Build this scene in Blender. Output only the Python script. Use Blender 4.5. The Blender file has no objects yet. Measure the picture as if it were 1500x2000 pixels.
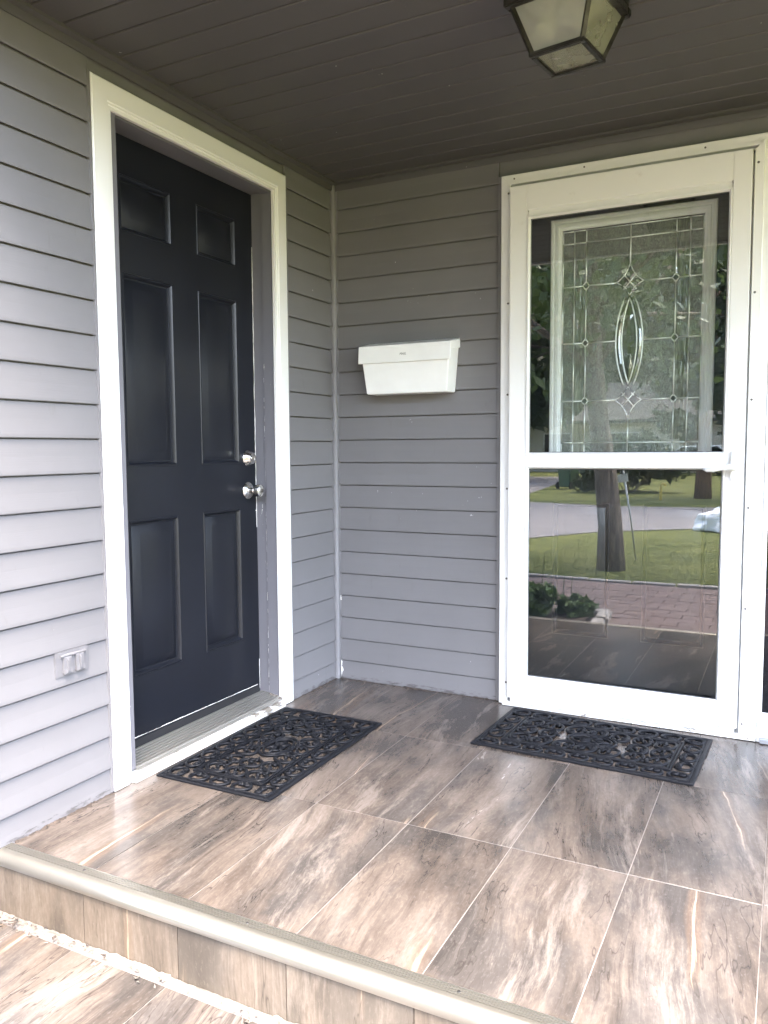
import bpy, bmesh, math, random
import numpy as np
from mathutils import Vector, Matrix
random.seed(7)
rng = np.random.default_rng(7)
S = bpy.context.scene
COL = S.collection
PI = math.pi
R = math.radians

# ------------------------------------------------------------------ camera
F, C = 1555.76, (1.8377, -3.1130, 1.0478)
PITCH, ROLL, YAW = -0.0794, -0.0063, 0.4715
fw = Vector((-math.sin(YAW)*math.cos(PITCH), math.cos(YAW)*math.cos(PITCH), math.sin(PITCH)))
rt = Vector((math.cos(YAW), math.sin(YAW), 0)); up = rt.cross(fw)
r2 = rt*math.cos(ROLL)+up*math.sin(ROLL); u2 = -rt*math.sin(ROLL)+up*math.cos(ROLL)
cd = bpy.data.cameras.new('camera'); cam = bpy.data.objects.new('camera', cd); COL.objects.link(cam)
cd.sensor_fit = 'VERTICAL'; cd.sensor_height = 24; cd.sensor_width = 18; cd.lens = F/2000*24
cd.clip_start = 0.02; cd.clip_end = 2000
M3 = Matrix((r2, u2, -fw)).transposed()
cam.matrix_world = Matrix.Translation(C) @ M3.to_4x4()
S.camera = cam

# ------------------------------------------------------------------ light
SUN_EL, SUN_AZ = R(66), R(152)         # azimuth measured from +Y towards +X: a veiled sun high over the front garden
W = bpy.data.worlds.new('World'); S.world = W; W.use_nodes = True
wn = W.node_tree.nodes; wl = W.node_tree.links
sky = wn.new('ShaderNodeTexSky'); sky.sky_type = 'NISHITA'; sky.sun_disc = False
sky.sun_elevation = SUN_EL; sky.sun_rotation = SUN_AZ
sky.air_density = 1.0; sky.dust_density = 4.0; sky.ozone_density = 0.6
wl.new(sky.outputs[0], wn['Background'].inputs[0]); wn['Background'].inputs[1].default_value = 0.15
sl = bpy.data.lights.new('sun', 'SUN'); sl.energy = 0.5; sl.angle = R(40); sl.color = (1, .965, .91)
sun = bpy.data.objects.new('sun', sl); COL.objects.link(sun); sun.location = (6, 14, 14)
sd = Vector((math.sin(SUN_AZ)*math.cos(SUN_EL), math.cos(SUN_AZ)*math.cos(SUN_EL), math.sin(SUN_EL)))
sun.rotation_euler = sd.to_track_quat('Z', 'Y').to_euler()
S.view_settings.view_transform = 'Standard'; S.view_settings.look = 'None'
S.view_settings.exposure = 4.22; S.view_settings.gamma = 1
S.cycles.use_denoising = True; S.cycles.max_bounces = 8; S.cycles.diffuse_bounces = 4
S.cycles.transparent_max_bounces = 12; S.cycles.sample_clamp_indirect = 8
S.cycles.caustics_reflective = False; S.cycles.caustics_refractive = False

# ------------------------------------------------------------------ mesh helpers
class MB:
    def __init__(s): s.v = []; s.f = []
    def add(s, vs, fs):
        o = len(s.v); s.v += [tuple(v) for v in vs]; s.f += [tuple(o+i for i in f) for f in fs]; return s
    def box(s, x0, x1, y0, y1, z0, z1):
        return s.add([(x, y, z) for z in (z0, z1) for y in (y0, y1) for x in (x0, x1)],
                     [(0, 2, 3, 1), (4, 5, 7, 6), (0, 1, 5, 4), (2, 6, 7, 3), (0, 4, 6, 2), (1, 3, 7, 5)])
    def prism(s, poly, axis, a, b):
        """2-D polygon extruded along an axis: x -> (y,z), y -> (x,z), z -> (x,y)"""
        n = len(poly)
        def P(t, q): return {'x': (t, q[0], q[1]), 'y': (q[0], t, q[1]), 'z': (q[0], q[1], t)}[axis]
        vs = [P(a, q) for q in poly]+[P(b, q) for q in poly]
        return s.add(vs, [tuple(range(n-1, -1, -1)), tuple(range(n, 2*n))]+[(i, (i+1) % n, n+(i+1) % n, n+i) for i in range(n)])
    def tube(s, pts, rad, n=8, closed=False, flat=1.0, cap=True):
        pts = [Vector(p) for p in pts]; m = len(pts)
        if not hasattr(rad, '__len__'): rad = [rad]*m
        vs = []; prev = None
        for i, p in enumerate(pts):
            a = pts[(i-1) % m] if (closed or i > 0) else p
            b = pts[(i+1) % m] if (closed or i < m-1) else p
            t = (b-a).normalized()
            ref = Vector((0, 0, 1)) if abs(t.z) < .93 else Vector((1, 0, 0))
            if prev is not None and abs(t.z) >= .93: ref = prev
            u = t.cross(ref).normalized(); w = u.cross(t).normalized(); prev = w if abs(t.z) >= .93 else None
            for k in range(n):
                an = 2*PI*k/n+PI/n
                vs.append(p+u*math.cos(an)*rad[i]+w*math.sin(an)*rad[i]*flat)
        fs = []
        for i in range(m if closed else m-1):
            j = (i+1) % m
            fs += [(i*n+k, i*n+(k+1) % n, j*n+(k+1) % n, j*n+k) for k in range(n)]
        if cap and not closed:
            fs += [tuple(range(n-1, -1, -1)), tuple((m-1)*n+k for k in range(n))]
        return s.add(vs, fs)
    def lathe(s, prof, n=24, M=None):
        """profile of (radius, height) round local Z"""
        M = M or Matrix.Identity(4); vs = []; m = len(prof)
        for r, h in prof:
            for k in range(n):
                a = 2*PI*k/n; vs.append(M @ Vector((r*math.cos(a), r*math.sin(a), h)))
        fs = [(i*n+k, i*n+(k+1) % n, (i+1)*n+(k+1) % n, (i+1)*n+k) for i in range(m-1) for k in range(n)]
        fs += [tuple(range(n-1, -1, -1)), tuple((m-1)*n+k for k in range(n))]
        return s.add(vs, fs)
    def rings(s, x0, x1, z0, z1, prof, fill=True, P=None):
        """concentric rectangles: prof = [(inset, depth)], P maps (a, b, depth) to a point"""
        vs = []
        for i, d in prof:
            vs += [P(x0+i, z0+i, d), P(x1-i, z0+i, d), P(x1-i, z1-i, d), P(x0+i, z1-i, d)]
        fs = [(k*4+j, k*4+(j+1) % 4, k*4+4+(j+1) % 4, k*4+4+j) for k in range(len(prof)-1) for j in range(4)]
        if fill: k = len(prof)-1; fs.append((k*4, k*4+1, k*4+2, k*4+3))
        return s.add(vs, fs)

def mesh(name, mb, mat, smooth=False, bevel=0, seg=2, recalc=True):
    me = bpy.data.meshes.new(name)
    bm = bmesh.new()
    vs = [bm.verts.new(v) for v in mb.v]
    for f in mb.f:
        try: bm.faces.new([vs[i] for i in f])
        except ValueError: pass
    if recalc: bmesh.ops.recalc_face_normals(bm, faces=bm.faces[:])
    if bevel:
        es = [e for e in bm.edges if len(e.link_faces) == 2 and e.calc_face_angle(0) > .6]
        bmesh.ops.bevel(bm, geom=es, offset=bevel, segments=seg, affect='EDGES', clamp_overlap=True)
    bm.to_mesh(me); bm.free()
    me.materials.append(mat)
    if smooth:
        me.polygons.foreach_set('use_smooth', [True]*len(me.polygons))
        if smooth != 'all': me.set_sharp_from_angle(angle=R(38))
    return me
def link(name, me, parent=None, loc=None, rot=None):
    o = bpy.data.objects.new(name, me); COL.objects.link(o)
    if loc is not None: o.location = loc
    if rot is not None: o.rotation_euler = rot
    if parent: o.parent = parent
    return o
def obj(name, mb, mat, parent=None, loc=None, rot=None, **k):
    return link(name, mesh(name, mb, mat, **k), parent, loc, rot)
def tag(o, label=None, cat=None, group=None, kind=None):
    if label: o['label'] = label
    if cat: o['category'] = cat
    if group: o['group'] = group
    if kind: o['kind'] = kind
    return o
def thing(name, label, cat, loc=(0, 0, 0), rot=None, group=None):
    return tag(link(name, None, None, loc, rot), label, cat, group)
def struct(name, loc=(0, 0, 0)):
    return tag(link(name, None, None, loc), kind='structure')
def box(*a): return MB().box(*a)

# ------------------------------------------------------------------ materials
class NT:
    def __init__(s, name):
        s.m = bpy.data.materials.new(name); s.m.use_nodes = True; s.n = s.m.node_tree.nodes; s.l = s.m.node_tree.links
        s.b = s.n['Principled BSDF']; s.out = s.n['Material Output']
    def new(s, t, **k):
        n = s.n.new('ShaderNode'+t)
        for a, v in k.items(): setattr(n, a, v)
        return n
    def put(s, sock, v):
        if isinstance(v, bpy.types.NodeSocket): s.l.new(v, sock)
        elif isinstance(v, (tuple, list)) and len(v) == 3 and sock.type == 'RGBA': sock.default_value = (*v, 1)
        else: sock.default_value = v
    def coord(s, kind='Object'): return s.new('TexCoord').outputs[kind]
    def pos(s): return s.new('NewGeometry').outputs['Position']
    def mapv(s, v, scale=(1, 1, 1), rot=(0, 0, 0), loc=(0, 0, 0)):
        n = s.new('Mapping'); s.l.new(v, n.inputs[0]); n.inputs[1].default_value = loc; n.inputs[2].default_value = rot; n.inputs[3].default_value = scale
        return n.outputs[0]
    def noise(s, v, scale, detail=4, rough=.55, dist=0, out=0):
        n = s.new('TexNoise'); s.l.new(v, n.inputs['Vector'])
        n.inputs['Scale'].default_value = scale; n.inputs['Detail'].default_value = detail
        n.inputs['Roughness'].default_value = rough; n.inputs['Distortion'].default_value = dist
        return n.outputs[out]
    def ramp(s, f, stops, interp='LINEAR'):
        n = s.new('ValToRGB'); s.l.new(f, n.inputs[0]); r = n.color_ramp; r.interpolation = interp
        while len(r.elements) < len(stops): r.elements.new(.5)
        for e, (p, c) in zip(r.elements, stops):
            e.position = p; e.color = (*c, 1) if isinstance(c, (tuple, list)) else (c, c, c, 1)
        return n.outputs[0]
    def mix(s, f, a, b, blend='MIX'):
        n = s.new('Mix', data_type='RGBA', blend_type=blend); s.put(n.inputs[0], f); s.put(n.inputs[6], a); s.put(n.inputs[7], b); return n.outputs[2]
    def math(s, op, a, b=0, c=0):
        n = s.new('Math', operation=op); s.put(n.inputs[0], a); s.put(n.inputs[1], b); s.put(n.inputs[2], c); return n.outputs[0]
    def vadd(s, a, b, op='ADD'):
        n = s.new('VectorMath', operation=op); s.put(n.inputs[0], a); s.put(n.inputs[1], b); return n.outputs[0]
    def bump(s, h, st=.3, d=.01):
        n = s.new('Bump'); n.inputs['Strength'].default_value = st; n.inputs['Distance'].default_value = d
        s.l.new(h, n.inputs['Height']); s.l.new(n.outputs[0], s.b.inputs['Normal']); return n.outputs[0]
    def set(s, col=None, rough=None, metal=None, spec=None, **k):
        if col is not None: s.put(s.b.inputs['Base Color'], col)
        if rough is not None: s.put(s.b.inputs['Roughness'], rough)
        if metal is not None: s.put(s.b.inputs['Metallic'], metal)
        if spec is not None: s.put(s.b.inputs['Specular IOR Level'], spec)
        for a, v in k.items(): s.put(s.b.inputs[a.replace('_', ' ')], v)
        return s.m
def plain(name, col, rough=.5, metal=0, var=.06, nscale=8, bump=0, bscale=60, spec=.5):
    t = NT(name); p = t.pos()
    n = t.noise(p, nscale, 4)
    lo = tuple(max(0, c*(1-var*2)) for c in col); hi = tuple(min(1, c*(1+var*2)) for c in col)
    t.set(t.ramp(n, [(.25, lo), (.75, hi)]), t.math('MULTIPLY_ADD', n, .18, rough-.09), metal, spec)
    if bump: t.bump(t.noise(p, bscale, 3), bump, .004)
    return t.m

def siding_mat(name, col, wall):
    t = NT(name); p = t.pos(); oi = t.new('ObjectInfo')
    g = t.mapv(p, (1.2, 1.2, 30) if wall else (1.2, 30, 1.2))
    grain = t.noise(g, 9, 5, .6, .4)
    blot = t.noise(p, 2.3, 5, .6)
    c = t.mix(t.ramp(blot, [(.3, 0), (.7, 1)]), tuple(x*.93 for x in col), tuple(x*1.05 for x in col))
    c = t.mix(t.math('MULTIPLY', oi.outputs['Random'], .10), c, tuple(x*.72 for x in col))
    # scuffs and dirty streaks
    sc = t.noise(t.mapv(p, (5, 5, 1.3)), 6, 7, .7)
    c = t.mix(t.ramp(sc, [(.62, 0), (.80, .35)]), c, (col[0]*.60, col[1]*.57, col[2]*.52))
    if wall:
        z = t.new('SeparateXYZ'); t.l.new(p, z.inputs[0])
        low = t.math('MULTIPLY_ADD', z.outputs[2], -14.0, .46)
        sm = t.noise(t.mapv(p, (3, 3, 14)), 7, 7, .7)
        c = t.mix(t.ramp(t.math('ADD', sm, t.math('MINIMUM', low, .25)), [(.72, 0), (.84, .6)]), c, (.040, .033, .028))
    fleck = t.noise(p, 55, 2); fleck2 = t.noise(p, 3.1, 2)
    c = t.mix(t.math('MULTIPLY', t.ramp(fleck, [(.745, 0), (.76, .6)]), t.ramp(fleck2, [(.56, 0), (.62, 1)])), c, (.62, .62, .62))
    t.set(c, t.math('MULTIPLY_ADD', blot, .2, .42), 0, .35)
    t.bump(t.math('ADD', grain, t.math('MULTIPLY', t.noise(p, 5, 2), 3)), .10, .003)
    return t.m
SID = siding_mat('vinyl_siding', (.176, .171, .176), True)
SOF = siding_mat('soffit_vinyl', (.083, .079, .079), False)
POSTM = plain('pale_grey_trim', (.26, .255, .265), .35, 0, .05, 6)
TRIMG = plain('grey_trim', (.187, .181, .186), .4, 0, .05, 6)
def white_paint(name, col=(.84, .84, .83), rough=.35, peel=0, under=(.16, .12, .09)):
    t = NT(name); p = t.pos()
    n = t.noise(p, 3, 5); c = t.mix(n, tuple(x*.94 for x in col), col)
    dirt = t.noise(p, 17, 6, .7)
    c = t.mix(t.ramp(dirt, [(.64, 0), (.85, .45)]), c, (.45, .41, .34))
    if peel:
        pe = t.noise(t.mapv(p, (.5, .5, 1.2)), 12, 8, .66, .4)
        m = t.ramp(pe, [(1-peel-.02, 0), (1-peel+.01, 1)])
        c = t.mix(m, c, under)
        t.bump(t.math('SUBTRACT', 1.0, m), .6, .002)
    t.set(c, rough, 0, .5)
    return t.m
WHITE = white_paint('white_vinyl'); WHITEP = white_paint('old_white_paint', (.78, .77, .73), .5, .36)
WPEEL = white_paint('peeling_white_paint', (.74, .74, .72), .6, .43, (.20, .175, .145))
MAILW = plain('mailbox_enamel', (.88, .88, .86), .35, 0, .02, 9)
def door_mat(name, col):
    t = NT(name); p = t.pos()
    n = t.noise(p, 4, 4); st = t.noise(t.mapv(p, (40, 40, 3)), 6, 5, .6)
    c = t.mix(t.ramp(n, [(.3, 0), (.7, 1)]), tuple(x*.85 for x in col), tuple(x*1.15 for x in col))
    sm = t.noise(p, 9, 6, .7)
    c = t.mix(t.ramp(sm, [(.66, 0), (.9, .12)]), c, (.025, .026, .03))
    t.set(c, t.math('MULTIPLY_ADD', t.noise(p, 5, 3), .06, .31), 0, .42)
    t.bump(st, .02, .001)
    return t.m
BLACK = door_mat('black_door_paint', (.0078, .0092, .0140)); JAMB = None
def jamb_mat():
    t = NT('grey_jamb_paint'); p = t.pos()
    c = t.mix(t.noise(p, 7, 5), (.15, .148, .166), (.185, .183, .20))
    ch = t.noise(t.mapv(p, (1, 1, .22)), 48, 6, .7); big = t.noise(p, 2.6, 3)
    m = t.math('MULTIPLY', t.ramp(ch, [(.66, 0), (.69, 1)]), t.ramp(big, [(.5, 0), (.6, 1)]))
    c = t.mix(m, c, (.75, .72, .66))
    t.set(c, .42, 0, .4); t.bump(t.noise(p, 30, 4), .15, .003)
    return t.m
JAMB = jamb_mat()
STEEL = plain('satin_nickel', (.62, .60, .57), .24, 1, .04, 20)
SCREW = plain('screw_metal', (.16, .15, .14), .45, 1, .1, 60)
def alu(name, col, rough):
    t = NT(name); p = t.pos()
    n = t.noise(t.mapv(p, (2, 60, 60)), 5, 5); d = t.noise(p, 11, 5, .6)
    c = t.mix(t.ramp(d, [(.5, 0), (.8, .22)]), col, tuple(x*.45 for x in col))
    t.set(c, t.math('MULTIPLY_ADD', n, .15, rough-.06), .9, .5)
    return t.m
NOSE = alu('champagne_aluminium', (.44, .415, .36), .30)
THRESH = alu('dirty_aluminium', (.58, .56, .52), .40)
def tile_mat(name, gain=(1, 1, 1), lift=0.0):
    t = NT(name); o = t.coord(); loc = t.new('ObjectInfo').outputs['Location']
    v = t.vadd(o, t.vadd(loc, (3.7, 5.3, 7.9), 'MULTIPLY'))
    rnd = t.new('ObjectInfo').outputs['Random']
    warp = t.noise(v, 2.2, 3, .5, 0, 1)
    wv = t.vadd(v, t.vadd(t.vadd(warp, (.5, .5, .5), 'SUBTRACT'), (.075, .10, 0), 'MULTIPLY'))
    ro = t.new('VectorRotate', rotation_type='Z_AXIS'); t.l.new(wv, ro.inputs['Vector']); t.l.new(t.math('MULTIPLY_ADD', rnd, .36, -.30), ro.inputs['Angle'])
    wv = ro.outputs[0]
    n1 = t.noise(t.mapv(wv, (4.4, .85, 1)), 1.3, 10, .70, .2)
    c = t.ramp(n1, [(.32, (.036, .030, .026)), (.43, (.076, .062, .052)), (.51, (.108, .089, .075)), (.60, (.140, .118, .102)), (.70, (.195, .168, .148))])
    # smoky charcoal clouds
    n2 = t.noise(t.mapv(wv, (2.8, 1.2, 1), loc=(4, 9, 0)), 1.8, 7, .58, .1)
    c = t.mix(t.ramp(n2, [(.46, 0), (.58, .80)]), c, t.ramp(n1, [(.35, (.022, .021, .020)), (.65, (.066, .061, .058))]))
    n2b = t.noise(t.mapv(wv, (4.6, .7, 1), loc=(14, 3, 0)), 1.6, 10, .72, .2)
    c = t.mix(t.ramp(n2b, [(.56, 0), (.64, .60)]), c, (.205, .178, .158))
    # fine sediment lines, in bands
    n3 = t.noise(t.mapv(wv, (40, 1.5, 1)), 1.4, 10, .74, .15)
    band = t.ramp(t.noise(t.mapv(wv, (3, 1, 1), loc=(5, 5, 5)), 2.2, 3), [(.46, .12), (.62, .9)])
    c = t.mix(t.math('MULTIPLY', t.ramp(n3, [(.36, .75), (.48, 0)]), band), c, (.034, .029, .026))
    c = t.mix(t.math('MULTIPLY', t.ramp(n3, [(.54, 0), (.68, .50)]), band), c, (.235, .208, .188))
    # cream veins, edged with rust
    n4 = t.noise(t.mapv(wv, (3.4, .20, 1), loc=(1, 6, 2)), 1.2, 1.0, .3, 0)
    rid = t.math('ABSOLUTE', t.math('SUBTRACT', t.math('MULTIPLY_ADD', n3, .05, n4), .525))
    msk = t.ramp(t.noise(t.mapv(v, (1.6, .45, 1), loc=(8, 1, 3)), 2.6, 2), [(.50, 0), (.60, 1)])
    c = t.mix(t.math('MULTIPLY', t.ramp(rid, [(.0, .9), (.0024, .75), (.0044, 0)]), msk), c, (.42, .325, .235))
    c = t.mix(t.math('MULTIPLY', t.ramp(rid, [(.005, .0), (.010, .6), (.030, 0)]), msk), c, (.130, .088, .060))
    # broken hairline cracks that follow the grain
    n5 = t.noise(t.mapv(wv, (6.5, .9, 1), loc=(2, 2, 7)), 1.5, 4, .6, .1)
    rid2 = t.math('ABSOLUTE', t.math('SUBTRACT', n5, .5))
    c = t.mix(t.math('MULTIPLY', t.ramp(rid2, [(0, .85), (.006, 0)]), t.ramp(n2b, [(.46, 1), (.56, 0)])), c, (.030, .025, .022))
    # foot traffic dust
    du = t.noise(t.pos(), 7, 6, .7)
    c = t.mix(t.ramp(du, [(.52, 0), (.85, .18)]), c, (.19, .175, .16))
    bb = t.noise(t.mapv(wv, (2.5, 1, 1)), 60, 6, .7); c = t.mix(t.ramp(bb, [(.3, .3), (.5, 0)]), c, (.05, .043, .038)); c = t.mix(t.ramp(bb, [(.55, 0), (.75, .25)]), c, (.24, .215, .195))
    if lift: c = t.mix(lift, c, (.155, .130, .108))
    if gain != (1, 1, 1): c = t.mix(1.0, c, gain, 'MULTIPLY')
    t.set(c, t.math('MULTIPLY_ADD', n1, .22, .13), 0, .5)
    t.bump(t.noise(v, 7, 1.5), .05, .004)
    return t.m
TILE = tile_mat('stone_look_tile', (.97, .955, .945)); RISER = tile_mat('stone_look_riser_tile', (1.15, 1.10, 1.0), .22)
GROUT = plain('grey_grout', (.145, .130, .120), .85, 0, .14, 30, .3)
MORTAR = plain('crumbling_mortar', (.165, .146, .124), .9, 0, .3, 45, .8, 90)
CONC = plain('concrete', (.30, .28, .26), .9, 0, .1, 12, .4)
CAULK = plain('white_caulk', (.78, .76, .72), .5, 0, .06, 60)
DIRT = plain('brown_dirt', (.055, .042, .034), .95, 0, .3, 40, .5)
RUBBER = plain('black_rubber', (.007, .0078, .0105), .50, 0, .15, 60, 0, 300, .22)
BRONZE = plain('aged_bronze', (.045, .042, .036), .42, .7, .25, 30, .3, 120)
def glass_mat(name, r0=.10, tint=(1, 1, 1), rough=0.0, wav=0):
    t = NT(name); g = t.new('BsdfGlossy'); tr = t.new('BsdfTransparent'); m = t.new('MixShader'); f = t.new('LayerWeight')
    f.inputs[0].default_value = .5
    fac = t.math('MULTIPLY_ADD', t.math('POWER', f.outputs['Facing'], 4.0), 1-r0, r0)
    g.inputs['Roughness'].default_value = rough; g.inputs['Color'].default_value = (1, 1, 1, 1); tr.inputs['Color'].default_value = (*tint, 1)
    t.l.new(fac, m.inputs[0]); t.l.new(tr.outputs[0], m.inputs[1]); t.l.new(g.outputs[0], m.inputs[2]); t.l.new(m.outputs[0], t.out.inputs[0])
    if wav:
        b = t.new('Bump'); b.inputs['Strength'].default_value = wav; b.inputs['Distance'].default_value = .002
        t.l.new(t.noise(t.pos(), 4, 2), b.inputs['Height']); t.l.new(b.outputs[0], g.inputs['Normal'])
    return t.m
STORMG = glass_mat('storm_door_glass', .085, (.95, .97, .96), 0, .02)
def chip_glass(name, wavy):
    t = NT(name); p = t.pos()
    if wavy: h = t.noise(t.mapv(p, (70, 70, 9)), 1.5, 3, .5, .9)
    else:
        h = t.noise(t.mapv(p, (1, 1, .6), (0, R(35), 0)), 80, 3, .6, 2.6)
    col = t.ramp(h, [(.3, (.075, .082, .068)), (.52, (.17, .182, .156)), (.72, (.32, .335, .295))])
    col = t.mix(t.math('MULTIPLY', t.new('ObjectInfo').outputs['Random'], .35), col, (.09, .10, .085))
    t.set(col, .10 if wavy else .20, 0, .8); t.b.inputs['IOR'].default_value = 1.6
    t.bump(h, .9, .004 if wavy else .0025)
    return t.m
CHIP = chip_glass('chipped_pattern_glass', False); WATER = chip_glass('wavy_clear_glass', True)
BEVELG = NT('bevelled_glass').set((.10, .11, .10), .03, 0, .8); BEVELG.node_tree.nodes['Principled BSDF'].inputs['IOR'].default_value = 1.75
CAME = plain('zinc_came', (.86, .86, .83), .38, .75, .03, 40)
DARKIN = plain('dark_interior', (.006, .006, .007), .8, 0, .1, 4)
DGLASS = NT('dark_window_glass').set((.006, .006, .008), .02, 0, .5)
def lampglass():
    t = NT('frosted_lamp_glass'); tr = t.new('BsdfTranslucent'); tp = t.new('BsdfTransparent'); m = t.new('MixShader'); m2 = t.new('MixShader')
    c = t.mix(t.noise(t.pos(), 14, 4), (.42, .42, .35), (.58, .57, .49)); t.set(c, .18, 0, .8)
    t.l.new(c, tr.inputs[0]); tp.inputs[0].default_value = (.9, .92, .85, 1)
    m.inputs[0].default_value = .45; m2.inputs[0].default_value = .58
    t.l.new(t.b.outputs[0], m.inputs[1]); t.l.new(tr.outputs[0], m.inputs[2]); t.l.new(m.outputs[0], m2.inputs[1]); t.l.new(tp.outputs[0], m2.inputs[2])
    t.l.new(m2.outputs[0], t.out.inputs[0]); return t.m
LAMPG = lampglass(); BULB = plain('bulb_glass', (.85, .83, .76), .2, 0, .02)
def grass_mat():
    t = NT('lawn_grass'); p = t.pos()
    n = t.noise(p, .9, 8, .72); f = t.noise(t.mapv(p, (1, .5, 1)), 16, 7, .78)
    c = t.mix(t.ramp(n, [(.3, 0), (.7, 1)]), (.050, .070, .014), (.170, .170, .044))  # broad yellowish sunlit patches painted in, along with grass colour variety
    c = t.mix(t.ramp(f, [(.35, .6), (.6, 0)]), c, (.022, .034, .010)); c = t.mix(t.ramp(f, [(.6, 0), (.8, .5)]), c, (.15, .15, .06))
    t.set(c, .85, 0, .2); t.bump(f, .6, .03); return t.m
GRASS = grass_mat()
ROADM = plain('street_asphalt', (.16, .148, .146), .9, 0, .1, 2.2, .4, 60)
def paver_mat():
    t = NT('red_paver'); p = t.pos(); rd = t.new('ObjectInfo').outputs['Random']
    c = t.mix(rd, (.11, .070, .060), (.165, .11, .096)); c = t.mix(t.noise(p, 30, 5), c, (.15, .118, .108)); t.set(c, .85, 0, .3); t.bump(t.noise(p, 60, 4), .3, .004); return t.m
PAVER = paver_mat(); STONE = plain('pale_stone', (.28, .26, .235), .85, 0, .12, 14, .5, 40)
SOIL = plain('garden_soil', (.045, .032, .022), .95, 0, .25, 20, .8, 30)
def bark_mat(name, col):
    t = NT(name); p = t.pos(); h = t.noise(t.mapv(p, (1, 1, .16)), 20, 7, .75, .4)
    t.set(t.ramp(h, [(.32, tuple(x*.22 for x in col)), (.5, tuple(x*.9 for x in col)), (.68, tuple(x*1.7 for x in col))]), .95, 0, .2); t.bump(h, .9, .03); return t.m
BARK = bark_mat('grey_bark', (.21, .165, .13)); BARKR = bark_mat('red_bark', (.17, .10, .07))
def leaf_mat(name, a, b):
    t = NT(name); n = t.noise(t.pos(), 3.0, 3); c = t.mix(t.ramp(n, [(.3, 0), (.7, 1)]), a, b)
    t.set(c, .5, 0, .4); tr = t.new('BsdfTranslucent'); t.l.new(c, tr.inputs[0]); m = t.new('MixShader'); m.inputs[0].default_value = .3
    t.l.new(t.b.outputs[0], m.inputs[1]); t.l.new(tr.outputs[0], m.inputs[2]); t.l.new(m.outputs[0], t.out.inputs[0]); return t.m
LEAF = leaf_mat('maple_leaf', (.035, .060, .014), (.075, .115, .030)); LEAF2 = leaf_mat('yellow_green_leaf', (.07, .10, .022), (.13, .16, .045))
CONIF = leaf_mat('conifer_needle', (.018, .034, .014), (.035, .055, .022)); GARDEN = leaf_mat('garden_leaf', (.05, .095, .022), (.11, .17, .05))
TEXTM = plain('faded_black_ink', (.10, .09, .07), .6, 0, .1)
OUTLETM = plain('outlet_plastic', (.165, .161, .168), .38, 0, .04, 30)

# ------------------------------------------------------------------ ground outside
ZG, ZS = -.33, -.163
lawn = tag(obj('lawn', box(-150, 150, -220, 60, ZG-.4, ZG), GRASS), kind='structure')
m = MB(); m.prism([(-120, -16.9), (-4.1, -16.6), (-1.6, -15.9), (.45, -16.3), (90, -16.8), (90, -11.9), (2.5, -11.5), (.48, -11.2), (-.9, -10.1), (-1.7, -8.7), (-3.0, -6.6), (-6, -6.5), (-7.5, -11), (-120, -11.6)], 'z', ZG-.05, ZG+.012)
tag(obj('street', m, ROADM), kind='structure')
m = MB(); m.prism([(-14, -34), (-7.0, -34), (-4.6, -16.5), (-9, -16.5)], 'z', ZG-.05, ZG+.008)
tag(obj('driveway', m, ROADM), kind='structure')
# paver path
path = struct('paver_path')
obj('paver_bed', box(-3.2, 4.6, -5.05, -2.352, ZG-.2, ZG+.022), PAVER, path)
pm = mesh('paver', MB().box(-.109, .109, -.071, .071, -.03, 0), PAVER, bevel=.004, seg=1)
far = MB(); k = 0
for j in range(18):
    y = -2.43-.149*j
    for i in range(-14, 21):
        x = .10+i*.225+(.1125 if j % 2 else 0)
        if y > -3.55 and x < .62: continue
        if not (-3.1 < x < 4.5) or y < -4.98: continue
        dz = random.uniform(-.002, .003)
        if -.9 < x < 2.0 and k < 290:
            link('paver', pm, path, (x, y, ZG+.034+dz), (0, 0, random.uniform(-.012, .012))); k += 1
        else: far.box(x-.109, x+.109, y-.071, y+.071, ZG+.0, ZG+.034+dz)
tag(obj('paver_field', far, PAVER, path), kind='stuff')
for i in range(18):
    x = -3.1+i*.42
    obj('kerb_stone', MB().box(-.2, .2, -.035, .035, -.06, .055+random.uniform(-.008, .008)), STONE, path, (x, -5.10+random.uniform(-.012, .012), ZG), (0, 0, random.uniform(-.03, .03)), bevel=.008, seg=1)
bed = struct('planting_bed')
b = MB(); n = 14
vs = []; fs = []
for i in range(n+1):
    for j in range(6):
        x = -2.8+3.28*i/n; y = -3.40+.8*j/5
        vs.append((x, y, ZG+.05+.035*math.sin(i*1.7+j)*math.cos(j*2.1+i)))
fs = [(i*6+j, i*6+j+1, i*6+7+j, i*6+6+j) for i in range(n) for j in range(5)]
b.add(vs, fs); obj('soil', b, SOIL, bed, smooth='all')
for i in range(8):
    x0 = .52-i*.40
    obj('edging_stone', MB().box(-.185, .185, -.05, .05, -.05, .075+random.uniform(-.01, .01)), STONE, bed, (x0-.19, -3.47+random.uniform(-.01, .01), ZG), (0, 0, random.uniform(-.05, .05)), bevel=.014)
for i in range(2):
    obj('edging_stone', MB().box(-.05, .05, -.17, .17, -.05, .08), STONE, bed, (.565+.02*i, -3.30+.36*i, ZG), (0, 0, -.1), bevel=.014)

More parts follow.
